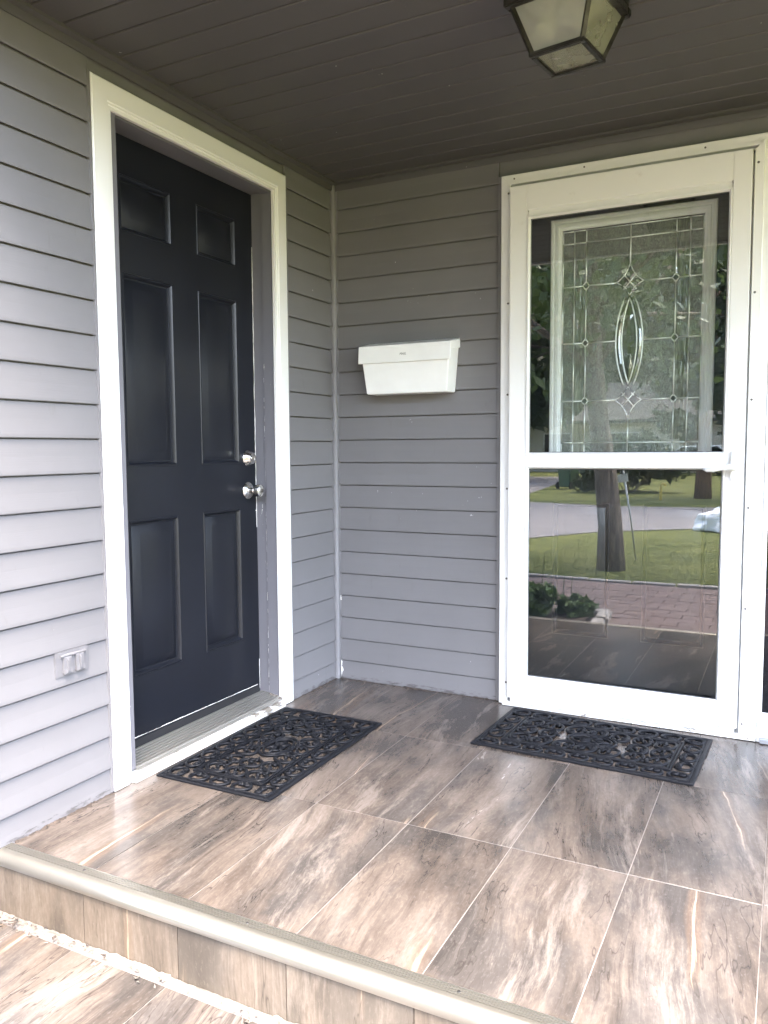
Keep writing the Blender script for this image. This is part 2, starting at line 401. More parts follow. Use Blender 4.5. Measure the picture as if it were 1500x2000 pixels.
# ------------------------------------------------------------------ porch floor
floor = struct('porch_floor')
TP, TX = .2997, .6133
obj('slab', box(.0, 3.45, -1.778, .10, ZG-.05, -.0105), CONC, floor)
obj('grout_bed', box(.001, 3.44, -1.742, -.001, -.0105, -.0016), GROUT, floor)
rows = [(-.549, -.004), (-1.166, -.549), (-1.739, -1.166)]
tc = {}
def tile(parent, x0, x1, y0, y1, ztop, gap=.0015, th=.0085):
    w, h = x1-x0-2*gap, y1-y0-2*gap
    key = (round(w, 4), round(h, 4))
    if key not in tc: tc[key] = mesh('tile', MB().box(-w/2, w/2, -h/2, h/2, -th, 0), TILE, bevel=.0006, seg=1)
    return link('tile', tc[key], parent, ((x0+x1)/2, (y0+y1)/2, ztop+random.uniform(-.0005, .0004)))
xs = [.004, .3136]+[TX+TP*i for i in range(0, 10)]
for (ya, yb) in rows:
    for x0, x1 in zip(xs, xs[1:]): tile(floor, x0, x1, ya, yb, 0)
def wavy_strip(name, parent, mat, p0, p1, w, h, n=60, seed=1, gaps=.0, nrm=(0, 0, 1), side=(0, 1, 0), amp=.5):
    """an uneven bead of filler, dirt or paint laid from p0 to p1"""
    rr = random.Random(seed); p0, p1 = Vector(p0), Vector(p1); N = Vector(nrm); Sd = Vector(side)
    mb = MB(); prev = None; on = True
    lo = 0; ws = []
    for i in range(n+1):
        lo = .6*lo+.4*rr.uniform(-1, 1); ws.append(max(.12, 1+amp*2.2*lo))
    for i in range(n+1):
        if rr.random() < gaps*.35: on = not on if not on or rr.random() < gaps else on
        c = p0.lerp(p1, i/n); ww = w*ws[i]; hh = h*max(.3, ws[n-i])
        ring = [c-Sd*ww*.05-N*.001, c+Sd*ww-N*.001, c+Sd*ww*.75+N*hh*.6, c+Sd*ww*.3+N*hh, c-Sd*ww*.03+N*hh*.7]
        if prev is not None and on:
            o = len(mb.v); mb.v += [tuple(q) for q in prev+ring]; L = 5
            mb.f += [(o+k, o+(k+1) % L, o+L+(k+1) % L, o+L+k) for k in range(L)]
            mb.f += [(o+4, o+3, o+2, o+1, o), (o+5, o+6, o+7, o+8, o+9)]
        prev = ring
    return obj(name, mb, mat, parent, smooth=False)
wavy_strip('dirt_line', floor, DIRT, (.013, -1.73, 0), (.013, -1.385, 0), .012, .003, 50, 3, .1, side=(1, 0, 0), amp=.9)
wavy_strip('dirt_line', floor, DIRT, (.013, -.37, 0), (.013, -.03, 0), .009, .003, 40, 4, .1, side=(1, 0, 0), amp=.7)
wavy_strip('dirt_line', floor, DIRT, (.03, -.013, 0), (.79, -.013, 0), .009, .003, 70, 5, .1, side=(0, -1, 0), amp=.8)
# stair nosing: ridged tread strip with a round front
prof = [(-1.738, .000), (-1.738, .004)]
for i in range(4):
    y = -1.7400-i*.0062; prof += [(y, .0055), (y-.0046, .0055), (y-.0048, .0016), (y-.0060, .0016)]
for i in range(11):
    a = PI/2*(i/10)*1.12; prof.append((-1.7655-.0300*math.sin(a), -.0215+.0270*math.cos(a)))
prof += [(-1.790, -.026), (-1.788, -.026), (-1.788, -.005), (-1.776, -.002)]
mno = obj('metal_nosing', MB().prism(prof, 'x', .006, 3.44), NOSE, floor, smooth=True)
GSTRIP = plain('grey_groove_strip', (.085, .08, .07), .9)
for i in range(4): obj('groove_strip', box(.007, 3.439, -1.7400-i*.0062-.0059, -1.7400-i*.0062-.0049, .0010, .0030), GSTRIP, mno)  # dark grey strips set in the grooves to mark out the ridges
for i in range(7):
    obj('screw', MB().lathe([(.0001, .0015), (.003, .0012), (.0036, 0)][::-1], 10), SCREW, floor, (.3+i*.5, -1.7545, .0056))
# riser tiles
xr = [.014, .329, .6265, .923, 1.22, 1.52, 1.82, 2.12, 2.42, 2.72, 3.02, 3.32]
for x0, x1 in zip(xs, xs[1:]):
    pass
for x0, x1 in zip(xr, xr[1:]):
    w = x1-x0-.0022
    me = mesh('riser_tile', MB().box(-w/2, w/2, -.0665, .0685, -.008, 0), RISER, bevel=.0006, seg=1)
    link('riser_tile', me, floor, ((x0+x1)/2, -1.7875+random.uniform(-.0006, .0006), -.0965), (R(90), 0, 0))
# lower step
step = struct('lower_step')
obj('slab', box(-.0, 3.45, -2.34, -1.7785, ZG-.05, ZS-.0105), CONC, step)
obj('grout_bed', box(.002, 3.44, -2.338, -1.79, ZS-.0105, ZS-.0016), GROUT, step)
for x0, x1 in zip(xr, xr[1:]):
    tile(step, x0-.012, x1-.012, -2.345, -1.815, ZS)
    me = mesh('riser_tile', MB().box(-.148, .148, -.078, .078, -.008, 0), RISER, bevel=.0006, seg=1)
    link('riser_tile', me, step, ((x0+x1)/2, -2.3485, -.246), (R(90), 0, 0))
# crumbling mortar in the angle between the riser and the lower step
wavy_strip('mortar', step, MORTAR, (.02, -1.7885, ZS), (2.2, -1.7885, ZS), .016, .0045, 260, 11, .0, side=(0, -1, 0), amp=.38)
wavy_strip('mortar', step, MORTAR, (.02, -1.7885, ZS), (2.2, -1.7885, ZS), .008, .009, 260, 14, .15, side=(0, -1, 0), amp=.4)
cr = MB()
for i in range(70):
    x = abs(random.gauss(0, .55))+.02 if i < 50 else random.uniform(.8, 1.1); y = -1.815+random.uniform(-.02, .018); s = random.uniform(.002, .009)
    pts = [(x+random.uniform(-s, s), y+random.uniform(-s, s), ZS+random.uniform(0, s)) for _ in range(5)]
    cr.add(pts, [(0, 1, 2), (0, 2, 3), (0, 3, 4), (0, 4, 1), (1, 2, 3), (1, 3, 4)])
tag(obj('mortar_crumbs', cr, MORTAR, step), kind='stuff')
cr = MB()
for i in range(60):
    x = abs(random.gauss(0, .2))+.02; y = -1.80+random.uniform(-.03, .008); s = random.uniform(.002, .010)
    pts = [(x+random.uniform(-s, s), y+random.uniform(-s, s), ZS+.012+random.uniform(-s, s)*.4) for _ in range(4)]
    cr.add(pts, [(0, 1, 2), (0, 2, 3), (0, 3, 1), (1, 2, 3)])
tag(obj('leaf_litter', cr, DIRT, step), kind='stuff')

# ------------------------------------------------------------------ walls
ZC = 2.204
def clap(parent, axis, a, b, z0, p, off=0):
    """one clapboard: axis 'y' runs on the left wall (face +x), axis 'x' on the back wall (face -y)"""
    s = 1 if axis == 'y' else -1
    q = [(0, z0+.005), (.0135, z0+.005), (.0135, z0), (.0160, z0), (.0168, z0+.002), (.0166, z0+.010), (.0125, z0+p*.5), (.0098, z0+p-.0045), (.0012, z0+p-.0025), (.0005, z0+p+.004), (0, z0+p+.004)]
    mb = MB().prism([(s*d, z) for d, z in q], axis, a, b)
    return obj('clapboard', mb, SID, parent, smooth=False)
wl_ = thing('siding_wall', 'grey horizontal siding wall holding the black door and the outlet', 'wall')
CY0, CY1, CZT = -1.378, -.387, 2.130
for i, (ya, yb, za, zb) in enumerate([(-2.34, -1.31, ZG-.1, 2.6), (-1.31, -.44, 2.075, 2.6), (-.44, .12, ZG-.1, 2.6)]):
    obj('sheathing', box(-.14, -.001, ya, yb, za, zb), TRIMG, wl_)
k = 0
z = .079-.1004*4
while z < ZC:
    p = min(.1004, ZC-z-.001)
    if p > .02:
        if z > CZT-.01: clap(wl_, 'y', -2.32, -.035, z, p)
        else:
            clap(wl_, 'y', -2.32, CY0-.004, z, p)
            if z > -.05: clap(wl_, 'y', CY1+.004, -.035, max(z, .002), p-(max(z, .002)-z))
    z += .1004
obj('casing_channel', box(.0, .019, CY0-.010, CY0-.0015, .003, CZT+.004), TRIMG, wl_, bevel=.002)
obj('casing_channel', box(.0, .019, CY1+.0015, CY1+.010, .003, CZT+.004), TRIMG, wl_, bevel=.002)
obj('corner_board', box(-.05, .022, -2.385, -2.322, ZG-.05, 2.6), TRIMG, wl_, bevel=.003)
wb = thing('siding_wall', 'grey horizontal siding wall carrying the mailbox beside the white storm door', 'wall')
SX0, SXR = .797, 2.16
for (xa, xb, za, zb) in [(-.0, SX0+.03, ZG, 2.6), (SX0+.03, SXR-.01, 2.09, 2.6), (SXR-.01, 3.45, ZG, 2.6)]:
    obj('sheathing', box(xa, xb, .001, .14, za, zb), TRIMG, wb)
z = .0886-.1
while z < ZC:
    p = min(.1, ZC-z-.001); z_ = max(z, .002); p -= z_-z
    if p > .02:
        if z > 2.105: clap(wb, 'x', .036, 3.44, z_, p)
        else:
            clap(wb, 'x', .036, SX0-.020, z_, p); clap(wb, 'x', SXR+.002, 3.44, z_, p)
    z += .1
obj('door_channel', box(SX0-.019, SX0-.003, -.024, .0, .003, 2.112), TRIMG, wb, bevel=.002)
q = [(.000, -.034), (.004, -.034), (.006, -.026), (.018, -.030), (.027, -.027), (.030, -.018), (.026, -.006), (.034, -.004), (.034, .0), (0, 0)]
obj('corner_post', MB().prism(q, 'z', .001, ZC-.002), POSTM, wb, smooth=True)
wavy_strip('flaked_paint', wb, CAULK, (.034, -.0145, .012), (.034, -.0145, .085), .007, .0015, 16, 21, .0, nrm=(0, -1, 0), side=(1, 0, 0), amp=.8)
wavy_strip('flaked_paint', wb, CAULK, (.034, -.0145, .365), (.034, -.0145, .385), .004, .0015, 8, 22, .0, nrm=(0, -1, 0), side=(1, 0, 0), amp=.8)
# the body of the house behind these walls
hs = thing('house_body', 'grey house with pitched shingle roof behind the porch walls', 'house')
obj('wall', box(-8, -.32, -2.30, 7, ZG-.1, 2.62), TRIMG, hs); obj('wall', box(-.32, 9, .42, 7, ZG-.1, 2.62), TRIMG, hs)
ROOF = plain('roof_shingle', (.07, .065, .06), .95, 0, .2, 20, .5)
obj('roof', MB().prism([(-2.75, 2.62), (-2.75, 2.72), (2.3, 4.75), (7.5, 2.72), (7.5, 2.62)], 'x', -8.4, .3), ROOF, hs)
obj('roof', MB().prism([(.30, 2.62), (.30, 2.80), (3.0, 4.4), (7.4, 2.72), (7.4, 2.62)], 'x', .31, 9.4), ROOF, hs)
# ------------------------------------------------------------------ porch roof and ceiling
pr = struct('porch_ceiling')
YR = -1.95
obj('roof_deck', MB().prism([(-.001, ZC+.020), (YR-.04, ZC+.020), (YR-.04, ZC+.16), (.29, ZC+.56), (.29, ZC+.43), (-.001, ZC+.43)], 'x', .0, 3.6), ROOF, pr)
obj('fascia', box(.0, 3.6, YR-.075, YR-.042, ZC-.012, ZC+.17), WHITE, pr, bevel=.003)
y = -.028; i = 0
q0 = [(.0014, -.0100), (.0028, .002), (.0048, .0045), (.0994, .0045), (.1014, .002), (.1028, -.0100)]
while y > YR-.03:
    poly = [(y-a, ZC+.0045-b) for a, b in q0]+[(y-.104, ZC+.016), (y, ZC+.016)]
    dz = .0022 if i % 3 == 0 else 0
    poly = [(a, b+(dz if k < 2 else 0)) for k, (a, b) in enumerate(poly)]
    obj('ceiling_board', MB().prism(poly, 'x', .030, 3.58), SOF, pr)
    y -= .1045; i += 1
q = [(.012, ZC-.034), (.017, ZC-.036), (.020, ZC-.030), (.022, ZC-.012), (.040, ZC-.008), (.040, ZC+.004), (.012, ZC+.004)]
obj('edge_trim', MB().prism(q, 'y', YR, -.026), SOF, pr, smooth=True)
obj('edge_trim', MB().prism([(-a, b) for a, b in q], 'x', .016, 3.44), SOF, pr, smooth=True)

# ------------------------------------------------------------------ black entry door in the left wall
ed = thing('entry_door', 'black six panel door in white trim on the left siding wall', 'door', (0, 0, 0))
XD = -.100; DY0, DY1, DZ0, DZ1 = -1.272, -.457, .048, 2.052
ycut = [DY0, -1.163, -.925, -.791, -.566, DY1]; zcut = [DZ0, .287, .815, .994, 1.622, 1.752, 1.930, DZ1]
mb = MB(); holes = []
for a in range(5):
    for b_ in range(7):
        ya, yb, za, zb = ycut[a], ycut[a+1], zcut[b_], zcut[b_+1]
        if a in (1, 3) and b_ in (1, 3, 5): holes.append((ya, yb, za, zb)); continue
        mb.box(XD-.04, XD, ya, yb, za, zb)
slab = obj('slab', mb, BLACK, ed)
bm = bmesh.new(); bm.from_mesh(slab.data); bmesh.ops.remove_doubles(bm, verts=bm.verts[:], dist=1e-5)
dd = {}
for f in bm.faces: dd.setdefault(tuple(sorted(v.index for v in f.verts)), []).append(f)
bmesh.ops.delete(bm, geom=[f for l in dd.values() if len(l) > 1 for f in l], context='FACES_ONLY'); bm.to_mesh(slab.data); bm.free()
PP = [(0, 0), (.002, .0028), (.0055, .0030), (.0085, 0), (.0135, -.0115), (.018, -.0125), (.0215, -.0105), (.046, -.0010), (.0485, -.0002)]
for (ya, yb, za, zb) in holes:
    obj('raised_panel', MB().rings(ya, yb, za, zb, PP, True, lambda a, b, d: (XD+d, a, b)), BLACK, slab, smooth=True)
# jamb with door stops
obj('jamb', MB().box(XD-.05, .006, DY1+.002, DY1+.022, .035, DZ1+.02).box(-.052, -.004, DY1-.004, DY1+.002, .036, DZ1+.002), JAMB, ed, bevel=.0015)
obj('jamb', MB().box(XD-.05, .006, DY0-.022, DY0-.002, .035, DZ1+.02).box(-.052, -.004, DY0-.002, DY0+.004, .036, DZ1+.002), JAMB, ed, bevel=.0015)
obj('jamb', MB().box(XD-.05, .006, DY0-.002, DY1+.002, DZ1+.0025, DZ1+.022).box(-.052, -.004, DY0, DY1, DZ1-.004, DZ1+.0025), JAMB, ed, bevel=.0015)
wavy_strip('worn_seal', ed, CAULK, (XD+.001, DY1-.0035, .06), (XD+.001, DY1-.0035, 1.85), .0013, .0016, 160, 31, .10, nrm=(0, -1, 0), side=(1, 0, 0), amp=.7)
wavy_strip('worn_seal', ed, CAULK, (-.053, DY1-.001, .05), (-.053, DY1-.001, 1.35), .0010, .0014, 150, 33, .9, nrm=(0, -1, 0), side=(1, 0, 0), amp=.8)
wavy_strip('worn_seal', ed, CAULK, (XD+.0008, DY0+.005, .082), (XD+.0008, DY1-.02, .078), .0016, .0010, 110, 35, .10, nrm=(1, 0, 0), side=(0, 0, 1), amp=.8)
obj('bottom_sweep', box(XD-.03, XD+.0025, DY0+.004, DY1-.006, .046, .076), plain('sweep_rubber', (.01, .01, .012), .7), ed, bevel=.001)
# casing: three mitred lengths of flat trim with a stepped inner edge
cw = .078
cp = [(0, 0), (.0, .016), (.004, .020), (.058, .020), (.060, .0165), (.066, .0165), (.068, .013), (.077, .013), (cw, .010), (cw, 0)]
def mitre(mb, pts, prof):
    """sweep a profile (inset, height) down an open run with mitred corners; pts = [(point, inward)]"""
    n = len(prof); vs = []
    for P, I in pts:
        for i, h in prof: vs.append((.001+h, P[0]+I[0]*i, P[1]+I[1]*i))
    fs = [(k*n+j, k*n+(j+1) % n, (k+1)*n+(j+1) % n, (k+1)*n+j) for k in range(len(pts)-1) for j in range(n)]
    fs += [tuple(range(n-1, -1, -1)), tuple((len(pts)-1)*n+j for j in range(n))]
    return mb.add(vs, fs)
A, B_, C_, D_ = (CY0, .003), (CY0, CZT), (CY1, CZT), (CY1, .003)
obj('casing', mitre(MB(), [(A, (1, 0)), (B_, (1, -1))], cp), WHITE, ed)
obj('casing', mitre(MB(), [((B_[0], B_[1]-.0), (1, -1)), (C_, (-1, -1))], [(a+.0006, h) for a, h in cp]), WHITE, ed)
obj('casing', mitre(MB(), [(C_, (-1, -1)), (D_, (-1, 0))], cp), WHITE, ed)
# threshold
tp = [(-.145, .030), (-.145, .050), (-.098, .0475)]
for i in range(7):
    x = -.094+i*.0148; zz = .0470-.0015*i
    tp += [(x, zz-.003), (x+.0010, zz+.0030), (x+.0100, zz+.0026), (x+.0110, zz-.0030)]
tp += [(.012, .034), (.016, .030), (.012, .026), (-.1, .026)]
thr = obj('threshold', MB().prism(tp, 'y', DY0+.0, DY1-.0), THRESH, ed, smooth=False)
for i in range(1, 7): obj('groove_strip', box(-.094+i*.0148-.0036, -.094+i*.0148+.0002, DY0+.001, DY1-.001, .0405-.0015*i, .0478-.0015*i), DIRT, thr)  # dark brown strips set in the grooves so the ribs stand out
obj('sill_nose', MB().prism([(-.10, .002), (.032, .002), (.032, .017), (.026, .027), (-.10, .027)], 'y', CY0+cw-.001, CY1-cw+.001), WPEEL, ed)
wavy_strip('flaked_paint', ed, MORTAR, (-.045, DY1-.012, .044), (.016, DY1-.006, .034), .010, .004, 14, 41, .0, side=(0, -1, 0), amp=.9)
# knob and deadbolt, axis +x
MX = Matrix.Rotation(R(90), 4, 'Y')
kn = obj('door_knob', MB().lathe([(.0, 0), (.033, 0), (.034, .003), (.030, .008), (.018, .012), (.0125, .016), (.0115, .028), (.017, .036), (.0245, .046), (.0265, .056), (.0245, .066), (.016, .0705), (.008, .071), (.0, .071)], 32, MX), STEEL, ed, (XD+.001, -.517, .884), smooth=True)
obj('keyhole', MB().lathe([(0, 0), (.0075, 0), (.0075, .0025), (.006, .003), (0, .003)], 20, MX).box(.0028, .0036, -.0011, .0011, -.004, .004), SCREW, kn, (.0700, 0, 0))
db_ = obj('deadbolt', MB().lathe([(0, 0), (.032, 0), (.032, .003), (.0295, .006), (.022, .026), (.0205, .028), (.014, .028), (.0135, .0265), (0, .0265)], 32, MX), STEEL, ed, (XD+.001, -.515, 1.013), smooth=True)
obj('keyhole', MB().lathe([(0, 0), (.0095, 0), (.0095, .002), (0, .002)], 20, MX).box(.0018, .0028, -.0011, .0011, -.005, .005), STEEL, db_, (.0262, 0, 0))
obj('strike_chip', MB().lathe([(0, 0), (.003, 0), (.002, .001), (0, .001)], 8, MX), CAULK, ed, (XD+.0008, DY1-.007, .80))

# ------------------------------------------------------------------ storm door
sdr = thing('storm_door', 'white framed storm door with two glass panes and lever handle', 'door')
FY = -.045
of = [(0, 0), (.0, .042), (.003, .045), (.026, .045), (.028, .052), (.040, .052), (.042, .030), (.05, .030), (.05, 0)]
def fr(mb, runs, prof):
    n = len(prof); vs = []
    for P, I in runs:
        for i, h in prof: vs.append((P[0]+I[0]*i, -h, P[1]+I[1]*i))
    fs = [(k*n+j, k*n+(j+1) % n, (k+1)*n+(j+1) % n, (k+1)*n+j) for k in range(len(runs)-1) for j in range(n)]
    fs += [tuple(range(n-1, -1, -1)), tuple((len(runs)-1)*n+j for j in range(n))]
    return mb.add(vs, fs)
ZT = 2.106
XR_ = 1.757
obj('outer_frame', fr(MB(), [((SX0, .004), (1, 0)), ((SX0, ZT), (1, -1))], of), WHITE, sdr)
obj('outer_frame', fr(MB(), [((SX0+.0005, ZT), (1, -1)), ((XR_, ZT), (-1, -1))], [(a+.0008, h) for a, h in of]), WHITEP if False else WHITE, sdr)
ofr = [(0, 0), (0, .040), (.004, .044), (.026, .044), (.028, .058), (.056, .058), (.058, .03), (.064, .03), (.064, 0)]
obj('outer_frame', fr(MB(), [((XR_, ZT), (-1, -1)), ((XR_, .004), (-1, 0))], ofr), WHITE, sdr)
LX0, LX1, LZ0, LZ1, LY = .842, 1.694, .040, 2.050, -.075
UZ0, UZ1, GX0, GX1, BZ0, BZ1 = 1.029, 1.922, .924, 1.623, .138, .966
def leaf(name, x0, x1, z0, z1): return obj(name, box(x0, x1, LY, LY+.032, z0, z1), WHITE, sdr, bevel=.003)
leaf('stile', LX0, GX0-.012, LZ0, LZ1); leaf('stile', GX1+.012, LX1, LZ0, LZ1)
leaf('top_rail', GX0-.012, GX1+.012, UZ1+.030, LZ1); leaf('bottom_rail', GX0-.012, GX1+.012, LZ0, BZ0-.012)
leaf('middle_rail', GX0-.012, GX1+.012, BZ1+.008, UZ0-.008)
obj('retainer_channel', MB().box(GX0-.010, GX1+.010, LY+.006, LY+.030, UZ1+.002, UZ1+.030), WHITE, sdr, bevel=.003)
def bead(x0, x1, z0, z1, w=.012):
    mb = MB(); P = lambda a, b, d: (a, LY+d, b)
    mb.rings(x0-w, x1+w, z0-w, z1+w, [(0, .006), (.002, -.0035), (.006, -.0040), (.010, .002), (w, .006), (w, .020)], False, P)
    return obj('glazing_bead', mb, WHITE, sdr, smooth=True)
bead(GX0, GX1, UZ0, UZ1-.002); bead(GX0, GX1, BZ0, BZ1)
GY = LY+.010
gu = obj('glass_pane', box(GX0-.005, GX1+.005, GY, GY+.0001+.003, UZ0-.004, UZ1+.002), STORMG, sdr)
gl = obj('glass_pane', box(GX0-.005, GX1+.005, GY, GY+.0001+.003, BZ0-.004, BZ1+.004), STORMG, sdr)
gask = MB(); P = lambda a, b, d: (a, LY+d, b)
GASK = plain('dark_gasket', (.02, .02, .022), .6)
obj('gasket', MB().rings(GX0-.004, GX1+.004, BZ0-.004, BZ1+.004, [(.003, .0093), (.0065, .0093)], False, P), GASK, sdr)
obj('gasket', MB().rings(GX0-.004, GX1+.004, UZ0-.004, UZ1+.002, [(.003, .0093), (.0062, .0093)], False, P), GASK, sdr)
obj('kick_expander', box(LX0+.012, LX1-.008, LY+.004, LY+.030, .020, LZ0-.001), WHITE, sdr, bevel=.002)
obj('sill', MB().box(SX0+.02, XR_, -.062, .05, .0025, .0195), WPEEL, sdr)
MXY = Matrix.Rotation(R(90), 4, 'X')
for (x, y, z) in [(1.711, -.058, v) for v in (2.006, 1.574, 1.209, .833, .475, .058)]+[(.830, -.0522, v) for v in (2.033, 1.613, 1.258, .885, .522, .095)]:
    obj('screw', MB().lathe([(.0042, 0), (.0040, .0012), (.0022, .0022), (.0001, .0024)], 12, MXY), SCREW, sdr, (x, y, z))
for (x, z) in [(.85, 2.088), (1.12, 2.089), (1.54, 2.087)]:
    obj('screw', MB().lathe([(.0036, 0), (.0034, .001), (.0001, .002)], 10, MXY), SCREW, sdr, (x, -.0455, z))
# lever handle
hd = obj('handle_plate', box(1.650, 1.684, LY-.014, LY, .925, 1.035), WHITE, sdr, bevel=.005, seg=3)
pts = [(1.668, LY-.014, .975), (1.668, LY-.032, .975), (1.664, LY-.044, .9755), (1.648, LY-.050, .977), (1.625, LY-.050, .973), (1.600, LY-.049, .967), (1.578, LY-.047, .966), (1.566, LY-.043, .970)]
obj('lever', MB().tube(pts, [.010, .009, .009, .0095, .0085, .0075, .007, .004], 10), WHITE, hd, smooth='all')

# ------------------------------------------------------------------ black front door behind the storm door
fd = thing('front_door', 'black front door with leaded glass window behind the storm door', 'door')
YF = .062; FX0, FX1, FZ0, FZ1 = .815, 1.732, .022, 2.072
LFX0, LFX1, LFZ0, LFZ1 = .970, 1.578, .985, 1.937
xc = [FX0, .988, 1.212, 1.338, 1.566, FX1]; 
mb = MB()
for (xa, xb, za, zb) in [(FX0, FX1, LFZ1, FZ1), (FX0, LFX0, LFZ0, LFZ1), (LFX1, FX1, LFZ0, LFZ1), (FX0, FX1, .829, LFZ0), (FX0, .988, .290, .829), (1.212, 1.338, .290, .829), (1.566, FX1, .290, .829), (FX0, FX1, FZ0, .290)]:
    mb.box(xa, xb, YF, YF+.04, za, zb)
fslab = obj('slab', mb, BLACK, fd)
for xa, xb in ((.988, 1.212), (1.338, 1.566)):
    obj('raised_panel', MB().rings(xa, xb, .290, .829, PP, True, lambda a, b, d: (a, YF-d, b)), BLACK, fslab, smooth=True)
lf = [(0, 0), (.0, -.010), (.004, -.014), (.012, -.0145), (.015, -.011), (.020, -.011), (.023, -.014), (.032, -.013), (.037, -.007), (.040, -.006), (.044, -.001), (.044, .006)]
obj('window_frame', MB().rings(LFX0, LFX1, LFZ0, LFZ1, lf, False, lambda a, b, d: (a, YF+d, b)), WHITE, fd, smooth=True)
obj('jamb', MB().box(SX0+.02, FX0-.002, -.02, .14, .02, 2.09).box(FX1+.002, 1.752, -.02, .14, .02, 2.09).box(FX0-.002, FX1+.002, -.02, .14, FZ1+.003, 2.09), WHITE, fd)
obj('backing_board', box(FX0, FX1, YF+.041, YF+.06, FZ0, FZ1), DARKIN, fd)
YG = YF+.004
gx = [1.015, 1.0615, 1.1075, 1.4385, 1.4870, 1.534]; gz = [1.029-.0, 1.066, 1.2295, 1.455, 1.6745, 1.840, 1.889]
gz[0] = 1.02
for i in range(5):
    for j in range(6):
        mt = WATER if i in (1, 3) else CHIP
        cols = [(gx[i], gx[i+1])] if i != 2 else [(gx[2], 1.2735), (1.2735, gx[3])]
        for xa, xb in cols:
            obj('glass_piece', box(-(xb-xa)/2+.001, (xb-xa)/2-.001, 0, .004, -(gz[j+1]-gz[j])/2+.001, (gz[j+1]-gz[j])/2-.001), mt, fd, ((xa+xb)/2, YG, (gz[j]+gz[j+1])/2), (random.uniform(-.008, .008), 0, random.uniform(-.010, .010)), bevel=.0008, seg=1)
def came(pts, r=.0026, n=6): return obj('lead_came', MB().tube([(x, YG-.0015, z) for x, z in pts], r*1.2, n), CAME, fd, smooth='all')
for x in (gx[0]+.002, gx[1], gx[2], gx[3], gx[4], gx[5]-.002):
    for a, b in zip(gz, gz[1:]): came([(x, a), (x, b)], .0023)
for z in (gz[1], gz[5], gz[6]-.002):
    for a, b in zip(gx, gx[1:]): came([(a, z), (b, z)], .0023)
cxm = 1.2735
for z in gz[2:5]:
    came([(gx[0], z), (gx[2]-.012, z)]); came([(gx[3]+.012, z), (gx[5], z)])
    half = .050 if z != gz[3] else .050
    came([(gx[2]+.012, z), (cxm-half, z)]); came([(cxm+half, z), (gx[3]-.012, z)])
came([(cxm, 1.889), (cxm, 1.742)]); came([(cxm, 1.02), (cxm, 1.162)])
def diamond(cx, cz, a, b, name='bevel_glass', concave=.0):
    mb = MB(); o = [(cx-a, cz), (cx, cz-b), (cx+a, cz), (cx, cz+b)]
    i_ = [(cx+(x-cx)*.55, cz+(z-cz)*.55) for x, z in o]
    mb.add([(x, YG-.0005, z) for x, z in o]+[(x, YG-.005, z) for x, z in i_], [(k, (k+1) % 4, 4+(k+1) % 4, 4+k) for k in range(4)]+[(4, 5, 6, 7)])
    obj(name, mb, BEVELG, fd)
for x in (gx[2], gx[3]):
    for z in gz[2:5]:
        diamond(x, z, .0115, .0155); c_ = [(x-.0125, z), (x, z-.0165), (x+.0125, z), (x, z+.0165), (x-.0125, z)]
        for p_, q_ in zip(c_, c_[1:]): came([p_, q_], .0021)
def cluster(cz, s):
    a, b = .050, .0655
    # four small bevels and the curved outline that gathers them
    for dx, dz in ((-.025, 0), (.025, 0), (0, .030), (0, -.030)): diamond(cxm+dx, cz+dz*.98, .0215, .026)
    for sx in (-1, 1):
        for sz in (-1, 1):
            T = .068 if sz == s else .050
            pts = []
            for k in range(9):
                t = k/8; x = a*(1-t); z = T*t
                bow = math.sin(PI*t)*.0075
                pts.append((cxm+sx*(x-bow*.8), cz+sz*(z-bow*.8)))
            came(pts, .0023)
    for sx in (-1, 1):
        came([(cxm-sx*.025, cz+.030), (cxm+sx*.024, cz-.028)], .0021)
cluster(gz[4], 1); cluster(gz[2], -1)
zm = (gz[4]+gz[2])/2; H = .176
def arc(w, h, sx, n=20): return [(cxm+sx*w*math.cos(PI*(t/n-.5)), zm+h*math.sin(PI*(t/n-.5))) for t in range(n+1)]
def lens(w, h, sx, n=20):
    rr_ = (w*w+h*h)/(2*w); pts = []
    a0 = math.asin(h/rr_)
    for t in range(n+1):
        a = -a0+2*a0*t/n; pts.append((cxm+sx*(rr_*math.cos(a)-(rr_-w)), zm+rr_*math.sin(a)))
    return pts
for sx in (-1, 1):
    o = [(x+sx*.0, z) for x, z in lens(.050, .205, sx)]; o = [q for q in o if abs(q[1]-zm) < .178]
    i_ = lens(.028, .165, sx)
    came(o, .0026); came(i_, .0026)
    mb = MB(); n = 16
    oo = lens(.049, .19, sx, n); ii = lens(.029, .16, sx, n)
    vs = []
    for k in range(n+1):
        (xo, zo), (xi, zi) = oo[k], ii[k]; zo = zm+(zo-zm)*.93
        xm_, zz = (xo+xi)/2, (zo+zi)/2
        vs += [(xo, YG-.0005, zo), (xm_, YG-.005, zz), (xi, YG-.0005, zi)]
    mb.add(vs, [(k*3+j, k*3+j+1, k*3+4+j, k*3+3+j) for k in range(n) for j in range(2)])
    obj('bevel_glass', mb, BEVELG, fd)
mb = MB(); L1 = lens(.027, .158, 1, 16); L0 = lens(.027, .158, -1, 16)
vs = [(x, YG-.0006, z) for x, z in L1]+[(cxm+(x-cxm)*.3, YG-.0055, zm+(z-zm)*.8) for x, z in L1]+[(cxm+(x-cxm)*.3, YG-.0055, zm+(z-zm)*.8) for x, z in L0]+[(x, YG-.0006, z) for x, z in L0]
fs = [(r*17+k, r*17+k+1, r*17+18+k, r*17+17+k) for r in range(3) for k in range(16)]
obj('bevel_glass', mb.add(vs, fs), BEVELG, fd)
MY = Matrix.Rotation(R(90), 4, 'X')
